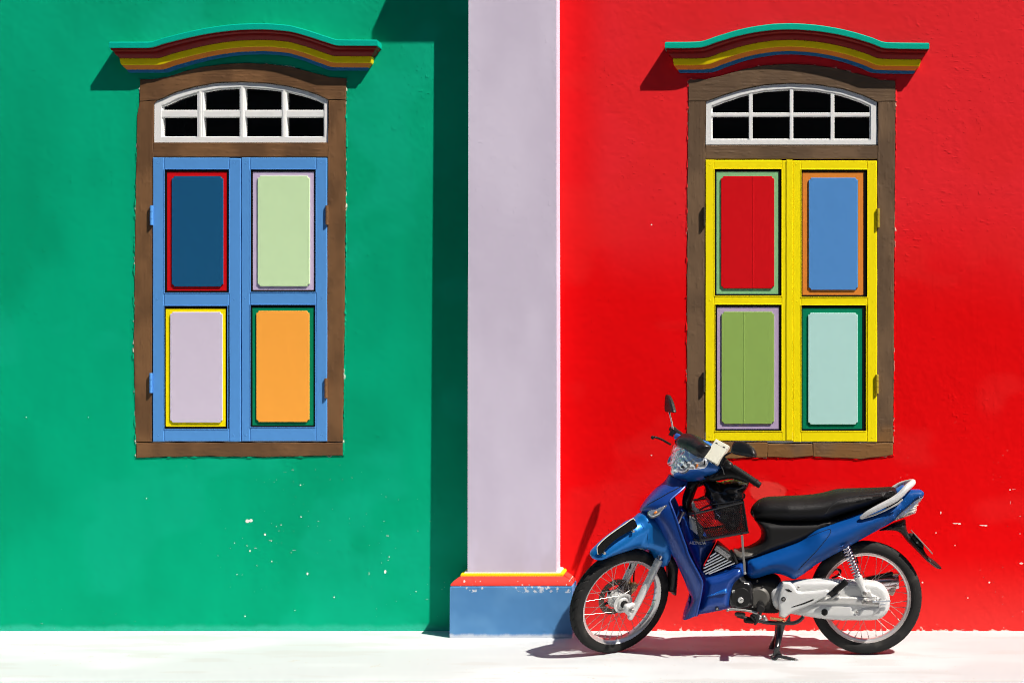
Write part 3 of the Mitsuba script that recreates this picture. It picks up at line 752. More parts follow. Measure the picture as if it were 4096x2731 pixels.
def wheel(key, cen, ax, R, hwt, fw, grooves):
    """tyre, rim, hub and crossed spokes about the axis ax (towards the machine's left)"""
    cen = np.asarray(cen, float); ax = np.asarray(ax, float)
    upv = np.cross(ax, fw)
    th = np.linspace(0, 2 * np.pi, 420, endpoint=False)
    prof = np.array([(-.024, .226), (-.029, .229), (-hwt * .93, .238), (-hwt, .250), (-hwt * .97, .262), (-hwt * .90, R - .0145), (-hwt * .82, R - .0095), (-hwt * .66, R - .0045), (-hwt * .45, R - .0016), (-hwt * .2, R - .0003)])
    prof = np.vstack([prof, [[0, R]], prof[::-1] * [-1, 1]])
    seg = np.concatenate([np.linspace(a, b, 3, endpoint=False) for a, b in zip(prof[:-1], prof[1:])] + [prof[-1:]])
    rows = []
    for t, r in seg:
        rr = np.full(len(th), r)
        if r > R - .016:
            ph = (th * grooves / (2 * np.pi) + .9 * abs(t) / hwt + (.5 if t > 0 else 0)) % 1
            gmask = (ph < .16) & (abs(t) > hwt * .15)
            rr = rr - np.where(gmask, .0045, 0)
            if abs(abs(t) - hwt * .2) < hwt * .07: rr = rr - .003
        rows.append(cen + ax * t + rr[:, None] * (np.cos(th)[:, None] * fw + np.sin(th)[:, None] * upv))
    rows = np.array(rows)
    add(f'{key}__tyre', loft(rows, True), 'tyre_rubber', 35)
    rp = [(-.026, .2325), (-.0275, .227), (-.019, .222), (-.014, .2115), (0, .2085), (.014, .2115), (.019, .222), (.0275, .227), (.026, .2325), (.0235, .233), (.019, .227), (0, .224), (-.019, .227), (-.0235, .233), (-.026, .2325)]
    add(f'{key}__rim', lathe(rp, cen, ax, 160), 'rim_metal', 40)
    for i in range(36):
        a = 2 * np.pi * (i + .5) / 36; sd = 1 if i % 2 else -1; dr_ = 1 if (i // 2) % 2 else -1
        h = a + dr_ * 1.15
        p0 = cen + ax * sd * .026 + .046 * (math.cos(h) * fw + math.sin(h) * upv)
        p1 = cen + ax * sd * .004 + .211 * (math.cos(a) * fw + math.sin(a) * upv)
        p2 = p1 + (p0 - p1) * .07
        add(f'{key}__spoke', cat(tube([p0, p1], .00125, 6), tube([p1, p2], .0026, 6)), 'steel', 60)
    vs = cen + .2085 * (math.cos(-1.35) * fw + math.sin(-1.35) * upv); vd = cen - vs; vd /= np.linalg.norm(vd)
    add(f'{key}__valve', tube([vs, vs + vd * .02, vs + vd * .021, vs + vd * .034], [.0035, .003, .0045, .0045], 8), 'matt_black')

FWD = np.array([-1.0, 0, 0])
fk = mp('front_wheel')
wheel(fk, WC, lw, .281, .033, nf, 34)
add(fk + '__hub', lathe([(-.036, .012), (-.036, .05), (-.032, .052), (-.028, .036), (.022, .034), (.026, .052), (.031, .053), (.032, .050), (.0315, .041), (.026, .039), (.027, .030), (.036, .027), (.038, .022), (.038, .001)], WC, lw, 40), 'silver_paint', 35)
add(fk + '__dust_seal', tube([WC + lw * .036, WC + lw * .050, WC + lw * .052], [.019, .019, .015], 20), 'matt_black')
add(fk + '__axle', cat(tube([WC + lw * .03, WC + lw * .06], .010, 12), tube([WC + lw * .056, WC + lw * .076], .013, 16), tube([WC + lw * .070, WC + lw * .118], .008, 16), disc(WC + lw * .112, lw, .0125, .012, seg=6)), 'steel', 30)
# drilled brake disc and its carrier on the far side
dd = WC - lw * .05
th = np.linspace(0, 2 * np.pi, 48, endpoint=False)
ringp = Polygon([(.096 * math.cos(t), .096 * math.sin(t)) for t in th], [[(.066 * math.cos(t), .066 * math.sin(t)) for t in th]])
for k in range(28):
    t = 2 * np.pi * k / 28; rr_ = .074 + .014 * ((k % 2))
    ringp = ringp.difference(Point(rr_ * math.cos(t), rr_ * math.sin(t)).buffer(.0038, 3))
dm = trimesh.creation.extrude_polygon(ringp, .004, engine='manifold')
add(fk + '__brake_disc', trimesh.Trimesh(dd + dm.vertices[:, 0:1] * nf + dm.vertices[:, 1:2] * np.cross(lw, nf) + dm.vertices[:, 2:3] * lw, dm.faces, process=False), 'disc_steel', False)
arms = [chain([dd + .03 * (math.cos(t) * nf + math.sin(t) * ua), dd + .07 * (math.cos(t + .35) * nf + math.sin(t + .35) * ua)], [.010, .006], 8) for t in np.arange(5) * 2 * np.pi / 5]
add(fk + '__disc_carrier', cat(*arms, disc(dd - lw * .006, lw, .034, .014)), 'satin_black', 40)

# fork legs, caliper
def fork_leg(w, sd):
    k = key_of_part(mp('fork_leg'))
    m = cat(tube(SS((.005, w, -.058), (.005, w, -.05), (.004, w, .02), (.004, w, .20), (.004, w, .275), (.004, w, .282)), [.006, .015, .0185, .0195, .021, .018], 20),
            chain(SS((.030, w, .02), (.055, w - sd * .0, .0), (.050, w, -.015), (.02, w, -.03)), [.012, .017, .015, .012], 14))
    add(k, m, 'silver_paint', 40)
    add(k + '__stanchion', tube(SS((.004, w, .26), (.004, w, .55)), .0135, 16), CHROME)
fork_leg(.082, 1); fork_leg(-.082, -1)
add(mp('brake_caliper'), cat(chain(SS((-.035, -.07, .03), (-.05, -.07, .075)), [.022, .024], 14), chain(SS((-.02, -.085, .09), (-.03, -.085, .03)), .012, 10)), 'brass', 40)
add(mp('brake_hose'), tube(spline(SS((-.05, -.08, .09), (-.03, -.10, .16), (-.01, -.09, .26), (-.03, -.07, .40)), 8), .004, 8), 'matt_black')

# front mudguard, its plate and the flap behind the wheel
def steer_pill(part, reg, pts, look_w, w0, hw, rnd, m, smooth=40, **kw):
    P = rayplane(reg, pts, QS + look_w * lw, lw) + (w0 - look_w) * lw
    me = pillow(P, lw, hw, rnd, **kw)
    add(mp(part), me, m, smooth); return me
fend = [(304, 532), (312, 492), (370, 425), (480, 325), (600, 235), (690, 165), (770, 128), (850, 68), (960, 90), (1040, 220), (1062, 330), (1055, 440), (1010, 540), (975, 588), (942, 575), (925, 520), (905, 470), (885, 440), (855, 421), (800, 414), (720, 424), (650, 445), (540, 480), (450, 512), (380, 540), (335, 545)]
fender_m = steer_pill('front_mudguard', 3, fend, .045, 0, lambda P: .066 + .062 * np.clip((.13 - (P - QS) @ nf) / .09, 0, 1), .055, 'blue_bright', edge=.004)
fr = on(fender_m, 3, [(846, 414), (848, 350), (845, 300), (838, 245), (800, 190), (770, 140)], .0006)
if len(fr) > 2: add(mp('front_mudguard__crease'), tube(fr, .0022, 6), 'blue_bright')
plate_out = [(312, 405), (320, 372), (390, 300), (480, 230), (600, 148), (680, 92), (703, 108), (728, 158), (716, 184), (640, 222), (520, 292), (440, 360), (380, 425), (332, 468), (318, 455)]
steer_pill('front_number_plate', 3, plate_out, .060, .060, .0025, .002, 'plate_black', closed_n=4)
rim_pts = rayplane(3, [(318, 460), (309, 403), (318, 370), (388, 297), (478, 226), (598, 144), (680, 88), (705, 106)], QS + .060 * lw, lw)
add(mp('front_number_plate__edge'), tube(spline(rim_pts, 4), .0022, 6), 'white_plastic')
for q in ((384, 446), (686, 216)):
    pc = rayplane(3, [q], QS + .064 * lw, lw)[0]
    add(mp('plate_clip'), obox(pc, nf, lw, ua, .007, .006, .006), 'steel')
steer_pill('mud_flap', 3, [(960, 420), (1060, 440), (1136, 520), (1134, 640), (1126, 760), (1112, 876), (1070, 850), (1030, 820), (1045, 700), (1040, 600)], 0, 0, .045, .03, 'satin_black')

# --- handlebar cowl: a lofted shell about the steering axis
CU = np.array([.684, .697, .72, .75, .78, .81, .84, .87, .895, .91])
CW = np.array([.022, .045, .072, .106, .142, .163, .160, .138, .10, .06])
CF = np.array([.092, .106, .114, .119, .121, .120, .116, .108, .094, .075])
CE = np.array([.040, .025, .008, -.004, -.014, -.022, -.026, -.024, -.014, .0])
def cowl_pt(phi, u, lift=0.0):
    w_, f0, fe = np.interp(u, CU, CW), np.interp(u, CU, CF), np.interp(u, CU, CE)
    c_, s_ = math.cos(phi), math.sin(phi)
    return S(fe + (f0 - fe) * c_ ** .85 + lift * c_, w_ * s_ + lift * s_, u)
rows = []
for u in np.concatenate([np.linspace(.684, .90, 26), [.91]]):
    r_ = [cowl_pt(p, u) for p in np.linspace(-math.pi / 2, math.pi / 2, 41)]
    fe, w_ = np.interp(u, CU, CE), np.interp(u, CU, CW)
    r_ += [S(fe - .05, w_ * .8, u), S(fe - .06, 0, u), S(fe - .05, -w_ * .8, u)]
    rows.append(r_)
rows = np.array(rows)
capb, capt = rows[0].mean(0), rows[-1].mean(0)
rows = np.concatenate([np.repeat(capb[None, None], rows.shape[1], 1), rows, np.repeat(capt[None, None], rows.shape[1], 1)])
add(mp('handlebar_cowl'), loft(rows, True), 'blue_metallic', 40)
def lens_patch(lift, a0=-62, a1=62, n=36, k=14, shrink=0.0):
    R_ = []
    for p in np.radians(np.linspace(a0, a1, n)):
        q = abs(p) / math.radians(62)
        lo = .686 + .112 * q ** 1.4 + shrink; hi = .842 + .004 * q - shrink
        R_.append([cowl_pt(p, u, lift) for u in np.linspace(lo, max(hi, lo + .001), k)])
    return loft(np.array(R_))
hk = mp('headlight')
add(hk + '__reflector', thicken(lens_patch(.0012), .003), 'lamp_facets', 40)
for sd in (-1, 1):
    bc = cowl_pt(sd * math.radians(24), .757, -.004); bd = nf * .93 + lw * sd * .22 + ua * .1; bd /= np.linalg.norm(bd)
    add(hk + '__bowl', lathe([(.004, .001), (-.001, .014), (.001, .024), (.007, .033), (.0085, .036), (.006, .038), (-.01, .039)], bc + bd * .001, bd, 32), 'lamp_silver', 50)
    add(hk + '__bowl_dark_marks', cat(lathe([(.0046, .0005), (.0046, .010), (.002, .012)], bc + bd * .003, bd, 20), chain([bc + bd * .008 + ua * .024 - lw * .02, bc + bd * .009 + ua * .030, bc + bd * .008 + ua * .024 + lw * .02], [.002, .004, .002], 8)), 'satin_black', 40)  # dark disc and arc set in each bowl
    ic = cowl_pt(sd * math.radians(47), .795, .002); idr = nf * .7 + lw * sd * .7; idr /= np.linalg.norm(idr)
    add(hk + '__indicator_bulb', hull([ic, ic - ua * .012], [.007, .005], 12), 'amber')
    for kx in range(7):
        dp = cowl_pt(sd * math.radians(50 + 2.6 * (kx % 4)), .800 + .010 * (kx // 4) + .002 * (kx % 4), .0024)
        add(hk + '__dimple', disc(dp - idr * .001, idr, .0022, .0016, seg=8), 'satin_black')
ridge = np.array([cowl_pt(0, u, .011) for u in np.linspace(.70, .815, 10)])
add(hk + '__ridge', tube(ridge, .0026, 6), 'lamp_silver')
add(hk + '__lens', lens_patch(.0105), 'clear_lens', 40)
# smoked screen above the lamp
vis = rayplane(1, [(690, 985), (755, 885), (860, 806), (975, 812), (1090, 858), (1190, 955), (1300, 1035), (1240, 1150), (1160, 1240), (1040, 1235), (860, 1172), (760, 1128), (710, 1055)], S(.085, 0, 0), nf)
add(mp('screen'), pillow(vis, nf, .055, .075, one=True, edge=.004), 'screen_black', 40)
# bars, grips, switch boxes
add(mp('handlebar'), tube(spline(SS((-.115, .30, .853), (-.06, .22, .862), (-.025, .12, .862), (-.02, 0, .84), (-.02, -.12, .862), (-.03, -.22, .863), (-.034, -.30, .866)), 6), .011, 14), 'satin_black')
for sd in (1, -1):
    if sd < 0: gp = SS((-.03, -.205, .863), (-.032, -.262, .865), (-.034, -.318, .867), (-.034, -.324, .867), (-.035, -.327, .867), (-.036, -.345, .868))
    else: gp = SS((-.052, sd * .205, .863), (-.092, sd * .262, .857), (-.128, sd * .318, .850), (-.131, sd * .324, .8495), (-.133, sd * .327, .849), (-.145, sd * .343, .847))
    k = mp('grip') if sd == 1 else mp('grip_001')
    add(k, tube(gp, [.0165, .0165, .0165, .020, .016, .0155], 18), 'matt_black')
    if sd < 0: continue
    rings = cat(*[tube(SS((-.052 - .0765 * t, sd * (.205 + .115 * t), .863 - .013 * t), (-.0555 - .0765 * t, sd * (.2095 + .115 * t), .8625 - .013 * t)), .0178, 18) for t in np.linspace(.05, .95, 9)])
    add(k + '__rib', rings, 'matt_black')
add(mp('switch_box'), hull(SS((-.02, .15, .86), (-.03, .20, .865), (-.045, .17, .85)), [.026, .02, .022]), 'satin_black', 40)
add(mp('switch_box'), hull(SS((-.02, -.15, .87), (-.03, -.20, .87), (-.045, -.17, .855)), [.026, .021, .022]), 'satin_black', 40)
add(mp('handlebar_cover'), hull(SS((-.045, 0, .79), (-.055, .11, .80), (-.055, -.11, .80), (-.05, .12, .84), (-.05, -.12, .84), (-.04, .0, .69)), [.05, .04, .04, .035, .035, .03]), 'satin_black', 45)
lev = rayplane(1, [(560, 1000), (470, 948), (400, 908), (330, 882), (280, 868)], QS - .25 * lw, lw)
tip = rayplane(1, [(238, 874)], QS - .27 * lw, lw)[0]
add(mp('brake_lever'), cat(tube(spline(np.vstack([lev, tip]), 5), .0058, 10), hull([tip, tip + nf * .002], .0098, 16)), 'satin_black', 50)
# cockpit tab seen behind the far mirror's foot
add(mp('cockpit_panel'), pillow(rayplane(1, [(680, 795), (780, 860), (720, 930), (640, 900)], S(.06, -.09, 0), nf), nf, .012, .01), 'blue_metallic')

mpill('handlebar_rear_cover', 2, [(1470, 60), (1560, -20), (1690, 5), (1850, 85), (1950, 170), (1990, 315), (1940, 320), (1700, 250), (1480, 275), (1340, 290), (1200, 218), (1260, 192), (1400, 110)], .035, .03, 'satin_black', off=.12, y0=.09)
# mirrors
def mirror(k, base, stem, head_reg, head_pts, P0, N, hw, sm):
    add(k + '__stem', tube(spline(stem, 6), .0052, 12), sm)
    add(k, pillow(rayplane(head_reg, head_pts, P0, np.asarray(N, float)), N, hw, .022, one=False, edge=.006), 'satin_black', 40)
    add(k + '__clamp', tube(base, [.013, .013, .011], 14), 'satin_black')
rb = np.vstack([rayplane(1, [(612, 745)], QS - .26 * lw, lw), rayplane(1, [(545, 420), (560, 300)], QS - .37 * lw, lw)])
mirror(mp('mirror'), [rb[0] - ua * .03, rb[0], rb[0] + ua * .008], [rb[0], (rb[0] + rb[1]) / 2 + lw * .002, rb[1], rb[2]], 1,
       [(508, 86), (540, 100), (590, 200), (622, 310), (642, 390), (632, 412), (560, 408), (500, 404), (483, 370), (480, 300), (488, 180), (495, 110)], rb[2], (-.90, -.42, .1), .014, CHROME)
lb = rayplane(1, [(1545, 1290), (1560, 1215), (1640, 1165), (1720, 1130)], QS + .21 * lw, lw); lb[2:] += 0
lh = rayplane(1, [(1800, 1110)], QS + .27 * lw, lw)[0]
mirror(mp('mirror_001'), [lb[0] - ua * .02, lb[0], lb[0] + ua * .015], [lb[0], lb[1], lb[2], lb[3], lh], 1,
       [(1700, 1110), (1720, 1020), (1760, 960), (1830, 943), (1930, 955), (2030, 1010), (2100, 1080), (2135, 1160), (2128, 1220), (2090, 1236), (1960, 1222), (1840, 1200), (1750, 1182), (1700, 1155)], lh, (-.60, -.74, .30), .02, 'satin_black')

# cream toll unit strapped to the bar
ce = rayplane(1, [(1415, 1150)], QS + .12 * lw + .05 * nf, np.array([0, -1.0, 0]))[0]
e1 = np.array([.55, .33, .77]); e1 /= np.linalg.norm(e1)
e2 = np.array([.80, -.42, -.36]); e2 -= e1 * np.dot(e1, e2); e2 /= np.linalg.norm(e2); e3 = np.cross(e1, e2)
if e3[1] > 0: e3 = -e3
tk = mp('toll_unit')
add(tk, obox(ce, e1, e2, e3, .058, .042, .014, .004), 'white_plastic', 40)
add(tk + '__lid_line', obox(ce + e1 * .036, e2, e1, e3, .0415, .0008, .0144, .0004), 'plate_grey')
for t in (-.55, .55):
    add(tk + '__catch', obox(ce + e1 * .038 + e2 * .042 * t + e3 * .0142, e2, e1, e3, .006, .003, .0008, .0004), 'satin_black')
add(tk + '__slot', obox(ce - e1 * .0582 + e2 * .022, e2, e3, e1, .010, .006, .0008, .0004), 'satin_black')
add(tk + '__strap', chain([ce - e1 * .02 + e2 * .036 - e3 * .02, ce - e1 * .03 + e2 * .02 - e3 * .055, S(-.02, .12, .86)], [.015, .016, .018], 12), 'satin_black')
cab = rayplane(1, [(1195, 1290), (1190, 1340), (1215, 1410), (1280, 1440), (1340, 1430)], QS + .14 * lw, lw)
add(mp('cable'), tube(spline(cab, 6), .0028, 8), 'matt_black')
cab = rayplane(1, [(1490, 1380), (1530, 1450), (1555, 1530)], QS + .16 * lw, lw); cab2 = rayplane(2, [(1510, 30), (1540, 90), (1560, 180), (1600, 215), (1680, 205), (1712, 180), (1690, 130), (1655, 90), (1690, 45)], QS + .19 * lw, lw)
add(mp('cable'), tube(spline(np.vstack([cab[:1], cab2]), 6), .0024, 8), 'plate_grey')

# --- leg shield: a wrapped sheet, one row per height: middle (photo) and left edge (photo, half width)
ROWS = [((573, 468), (668, 505), .07), ((548, 506), (661, 527), .09), ((503, 543), (642, 550), .112), ((455, 595), (606, 580), .137), ((421, 648), (580, 606), .155), ((432, 672), (583, 625), .162),
        ((466, 692), (592, 648), .172), ((492, 722), (612, 702), .183), ((537, 792), (637, 778), .19), ((577, 862), (663, 850), .195), ((602, 908), (680, 900), .198), ((648, 1003), (737, 1008), .2),
        ((674, 1072), (749, 1043), .2), ((692, 1118), (742, 1098), .192), ((668, 1170), (732, 1150), .186), ((645, 1222), (718, 1213), .18)]
def shield():
    fr_, ed, hws = [], [], []
    for f_, e_, hw_ in ROWS:
        fr_.append(bp('B', [f_], 0)[0]); ed.append(bp('B', [e_], hw_)[0]); hws.append(hw_)
    fr_, ed, hws = spline(fr_, 5), spline(ed, 5), spline(np.array(hws)[:, None], 5)[:, 0]
    R_ = []
    for f_, e_, hw_ in zip(fr_, ed, hws):
        row = []
        for s_ in np.linspace(-1, 1, 49):
            a = abs(s_); w_ = hw_ * math.sin(s_ * math.pi / 2) if a < 1 else hw_ * s_
            x = f_[0] + (e_[0] - f_[0]) * (a ** 2.3); z = f_[2] + (e_[2] - f_[2]) * a ** 1.6
            row.append((x, -(C + w_), z))
        R_.append(row)
    return loft(np.array(R_))
sh = shield()
if sh.face_normals[np.argmin(sh.triangles_center[:, 0])][0] > 0: sh.invert()
shm = thicken(sh, .006)
add(mp('leg_shield'), shm, 'blue_deep', 35)
edge_l = np.array([bp('B', [e_], hw_)[0] for _, e_, hw_ in ROWS])
for sgn in (0, 1):
    e_ = edge_l.copy()
    if sgn: e_[:, 1] = -2 * C - e_[:, 1]
    add(mp('leg_shield__rolled_edge'), tube(spline(e_, 5), .005, 10), 'blue_deep')
gl = on(shm, 2, [(215, 690), (330, 625), (450, 560), (570, 490), (700, 425), (800, 370), (890, 330)], .0002)
if len(gl) > 2: add(mp('leg_shield__cover_gap'), tube(spline(gl, 4), .0026, 6), 'satin_black')
nose = on(shm, 2, [(520, 262), (600, 262), (690, 272), (600, 276), (530, 285)], .0016)
# winker
wp = on(shm, 2, [(222, 812), (250, 778), (300, 742), (420, 715), (548, 697), (545, 722), (490, 795), (430, 862), (370, 905), (325, 932), (290, 905), (258, 875)], .0)
if len(wp) >= 8:
    cw = wp.mean(0); nw = np.array([-.45, -.85, .2]); nw /= np.linalg.norm(nw)
    wq = wp - ((wp - cw) @ nw)[:, None] * nw
    add(mp('winker__housing'), pillow(wq, nw, .006, .004, y0=.002, edge=.004, smooth_outline=True), 'plate_grey', 40)
    win_ = cw + (wq - cw) * .86
    add(mp('winker'), pillow(win_, nw, .010, .010, y0=.004, edge=.002), 'lamp_silver', 40)
    bb = on(shm, 2, [(345, 830)], .014)
    if len(bb): add(mp('winker__bulb'), hull([bb[0], bb[0] + [0.006, 0, .004]], .0055, 12), 'amber')

# column cover, inner tunnel, under-cowl
mpill('column_cover', 2, [(900, 215), (1000, 225), (1175, 245), (1165, 330), (1105, 372), (1040, 520), (1000, 640), (985, 720), (1030, 800), (960, 860), (860, 800), (815, 690), (830, 540), (880, 400)], .06, .045, 'satin_black', off=.04, y0=0)
tunnel = mpill('inner_cover', 4, [(120, -160), (225, -154), (360, -10), (489, 147), (583, 250), (677, 327), (640, 440), (560, 580), (490, 720), (475, 830), (420, 760), (300, 500), (200, 250)], .105, .07, 'blue_deep', off=.09)
add(mp('inner_cover__lettering'), cat(*[m for m in [None]]) if False else None, 'white_plastic') if False else None
cowl = mpill('under_cowl', 4, [(455, 815), (560, 800), (700, 770), (830, 735), (960, 668), (1090, 640), (1150, 790), (1090, 900), (1000, 1000), (960, 1150), (930, 1300), (885, 1365), (790, 1388), (640, 1420), (500, 1445), (380, 1458), (360, 1380), (420, 1240), (462, 1050), (472, 920)], .165, .05, 'blue_deep', off=.15, edge=.02)
mpill('under_cowl__crest_highlight', 4, [(548, 1138), (660, 1090), (760, 1045), (838, 1018), (850, 1060), (846, 1092), (740, 1108), (640, 1128)], .018, .02, 'blue_metallic', off=.17, y0=.162, one=True)  # raised crest in lighter blue, its highlight put into the colour
mpill('under_cowl__foot', 4, [(285, 1140), (330, 1290), (372, 1385), (420, 1462), (340, 1472), (205, 1474), (184, 1445), (215, 1340), (250, 1240)], .17, .06, 'blue_deep', off=.12, edge=.02)
for q, o in (((702, 1322), .162),):
    bpt = bp(4, [q], .165)[0]; bpt[1] = -(C + o)
    add(mp('under_cowl__washer'), disc(bpt, LEFT, .0095, .005), 'matt_black')
    add(mp('under_cowl__bolt'), disc(bpt, LEFT, .0055, .0075), 'steel')
# maker's lettering across the inner cover, half hidden under the basket
try:
    tm = meshkit.text_mesh('HONDA', .0175)
    tv = np.array(tm.vertices); tv[:, 0] -= tv[:, 0].min(); tv[:, 0] *= .080 / np.ptp(tv[:, 0])
    o0 = bp(4, [(292, 366)], .11)[0]
    dz = np.ptp(np.array(tm.vertices)[:, 2]) if np.ptp(np.array(tm.vertices)[:, 1]) < 1e-6 else None
    yy = tv[:, 1] if dz is None else tv[:, 2]; ex = tv[:, 2] if dz is None else tv[:, 1]
    yy = yy - yy.min(); ex = ex - ex.min(); ex = ex / max(np.ptp(ex), 1e-9) * .002
    vv = np.stack([o0[0] + tv[:, 0] + .1 * yy, np.full(len(tv), -(C + .1045)) - ex, o0[2] + yy], 1)
    add(mp('inner_cover__lettering'), trimesh.Trimesh(vv, tm.faces, process=False), paint(WHITE), False)
except Exception as ex_:
    print('text', ex_)

# grille beside the engine: dark well with bright slats, wire mesh above
mpill('side_grille', 4, [(700, 360), (800, 440), (905, 530), (985, 640), (960, 665), (780, 745), (540, 812), (478, 795), (520, 690), (600, 545)], .13, .02, 'satin_black', off=.13, smooth_outline=False)
for a, b in (((595, 545), (690, 482)), ((553, 612), (738, 506)), ((520, 667), (778, 536)), ((500, 718), (818, 562)), ((500, 768), (862, 590)), ((525, 800), (915, 606)), ((580, 800), (968, 636))):
    p = bp(4, [a, b], .138)
    add(mp('side_grille__slat'), tube([p[0], p[0] * .98 + p[1] * .02, p[1]], [.0026, .0034, .0030], 8), 'lamp_silver')
mesh_pts = []
quad = bp(4, [(700, 372), (760, 395), (905, 520), (870, 560), (690, 470)], .14)
def diamond(c00, c10, c01, c11, nu, nv, r):
    """expanded metal between four corners"""
    P = lambda a, b: (1 - a) * (1 - b) * c00 + a * (1 - b) * c10 + (1 - a) * b * c01 + a * b * c11
    out = []
    for i in range(nu):
        for j in range(nv):
            a0, a1, am = i / nu, (i + 1) / nu, (i + .5) / nu; b0, b1, bm = j / nv, (j + 1) / nv, (j + .5) / nv
            for s_, e_ in (((am, b0), (a1, bm)), ((a1, bm), (am, b1)), ((am, b1), (a0, bm)), ((a0, bm), (am, b0))):
                out.append(tube([P(*s_), P(*e_)], r, 3, False))
    return cat(*out)
g4 = bp(4, [(700, 375), (905, 525), (660, 440), (868, 570)], .14)
add(mp('side_grille__wire_mesh'), diamond(g4[0], g4[1], g4[2], g4[3], 12, 4, .0011), 'lamp_silver', False)
for a, b in (((905, 440), (1000, 640)), ((960, 480), (880, 580)), ((700, 360), (920, 520))):
    add(mp('frame_tube'), tube(bp(4, [a, b], .12), .008, 10), 'satin_black')

# --- engine
mpill('engine_block', 4, [(840, 800), (1000, 770), (1160, 860), (1500, 830), (1660, 920), (1640, 1130), (1610, 1270), (1640, 1400), (1480, 1420), (1290, 1400), (1000, 1390), (900, 1340), (830, 1200)], .10, .03, 'matt_black', off=.09)
ec = [(868, 805), (900, 775), (945, 763), (1000, 785), (1080, 845), (1140, 900), (1205, 918), (1240, 985), (1252, 1080), (1262, 1190), (1250, 1285), (1160, 1325), (1000, 1338), (910, 1312), (850, 1250), (826, 1160), (828, 1040), (845, 920)]
ecm = mpill('engine_cover', 4, ec, .055, .02, 'gloss_black', off=.14, y0=.085, one=True, edge=.004)
def boss(part, reg, q, off, r, h, m, base=None, seg=28, bevel=.2):
    p = bp(reg, [q], off)[0]; p[1] = -(C + (off if base is None else base))
    return add(mp(part), disc(p, LEFT, r, h, bevel, seg), m, 35)
boss('engine_cover__dished_ring', 4, (1060, 1150), .142, .048, .004, 'satin_black', seg=48)
boss('engine_cover__cap', 4, (1055, 1190), .146, .0145, .006, 'alloy')
boss('engine_cover__cap', 4, (948, 1062), .140, .0085, .006, 'alloy')
for q in ((918, 806), (1112, 914), (852, 964), (840, 1180), (1232, 1290)):
    boss('engine_cover__bolt', 4, q, .137, .0045, .006, 'steel', seg=6)
for q, ln in (((1070, 1180), 35), ((948, 1060), 24)):
    p = bp(4, [(q[0] - 22, q[1] + 12), (q[0] + 12, q[1] - 8)] if ln > 30 else [(q[0], q[1] - 12), (q[0], q[1] + 14)], .1525)
    add(mp('engine_cover__slot'), tube(p, .0014, 6), 'satin_black')
boss('clutch_cover', 4, (1330, 1140), .085, .0505, .038, 'engine_grey', seg=56, bevel=.25)
boss('clutch_cover__rim', 4, (1330, 1140), .084, .0525, .030, 'engine_grey', seg=56, bevel=.1)
for q in ((1380, 990), (1475, 1230), (1300, 910)):
    boss('clutch_cover__bolt', 4, q, .115, .006, .006, 'satin_black', seg=8)
mpill('cylinder_head', 4, [(620, 1150), (830, 1020), (850, 1330), (640, 1370)], .08, .03, 'engine_grey', off=.08)
# foot controls
pp = bp(4, [(1355, 1322)], .28)[0]
p0 = pp.copy(); p0[1] = -(C + .13); p1 = pp.copy(); p1[1] = -(C + .285)
pk = mp('rider_footpeg')
add(pk, tube([p0, p0 * .2 + p1 * .8, p1 + [0, .004, 0], p1], [.016, .0185, .0195, .016], 20), 'matt_black')
add(pk + '__rib', cat(*[tube([p0 + (p1 - p0) * t, p0 + (p1 - p0) * (t + .035)], .0205, 18) for t in np.linspace(.35, .92, 7)]), 'matt_black')
add(mp('footpeg_bar'), tube(spline(bp(4, [(1000, 1420), (1200, 1470), (1330, 1440)], .10).tolist() + [[p0[0], -(C + .13), p0[2] - .01], [p0[0], -(C + .16), p0[2]]], 6), .009, 12), 'satin_black')
gl_ = bp(4, [(862, 1330), (960, 1325), (1120, 1340), (1230, 1362), (1290, 1380)], .17)
add(mp('gear_lever'), cat(chain(gl_, [.0075, .006, .0055, .006, .008], 12), hull([gl_[0], gl_[0] + np.array([0, -.02, 0])], .0075, 12)), 'steel', 50)
add(mp('gear_lever__pivot'), chain(bp(4, [(1265, 1400), (1310, 1420), (1300, 1500), (1270, 1545)], .14), [.013, .010, .009, .006], 12), 'satin_black', 40)
# clutter under the crankcase
for q, r_, o, m_ in ((((1000, 1400), (1090, 1405)), .012, .10, 'engine_grey'), (((1140, 1490), (1230, 1500)), .014, .10, 'matt_black'), (((1230, 1430), (1290, 1500)), .012, .11, 'satin_black'), (((1340, 1440), (1330, 1500)), .011, .12, 'lamp_silver'), (((1400, 1440), (1440, 1500)), .011, .10, 'steel')):
    add(mp('bracket'), chain(bp(4, q, o), r_, 10), m_, 40)
boss('stand_pivot', 4, (1430, 1500), .125, .0085, .008, 'lamp_silver')

# --- stands
ss = spline(bp(5, [(640, 850), (740, 875), (860, 882), (1000, 885), (1100, 880), (1170, 850), (1205, 815), (1222, 795)], .13), 6)
add(mp('side_stand'), tube(ss, .0098, 12), 'gloss_black')
add(mp('side_stand__lug'), mpl := pillow(bp(5, [(1045, 775), (1052, 870), (990, 865)], .125), LEFT, .004, .003, smooth_outline=False), 'gloss_black')
def coil(a, b, r, wire, turns, m, part, sides=7, k=14):
    a, b = np.asarray(a, float), np.asarray(b, float); ax = (b - a); L = np.linalg.norm(ax); ax /= L
    e = np.cross(ax, [0, 1.0, 0]); e /= np.linalg.norm(e); g = np.cross(ax, e)
    t = np.linspace(0, 1, int(turns * k) + 1)
    p = a + ax * (t * L)[:, None] + r * (np.cos(2 * np.pi * turns * t)[:, None] * e + np.sin(2 * np.pi * turns * t)[:, None] * g)
    add(mp(part), tube(p, wire, sides), m, 60)
sp_ = bp(5, [(790, 820), (938, 842)], .14)
coil(sp_[0], sp_[1], .0062, .0014, 17, 'brass', 'stand_spring', 5, 10)
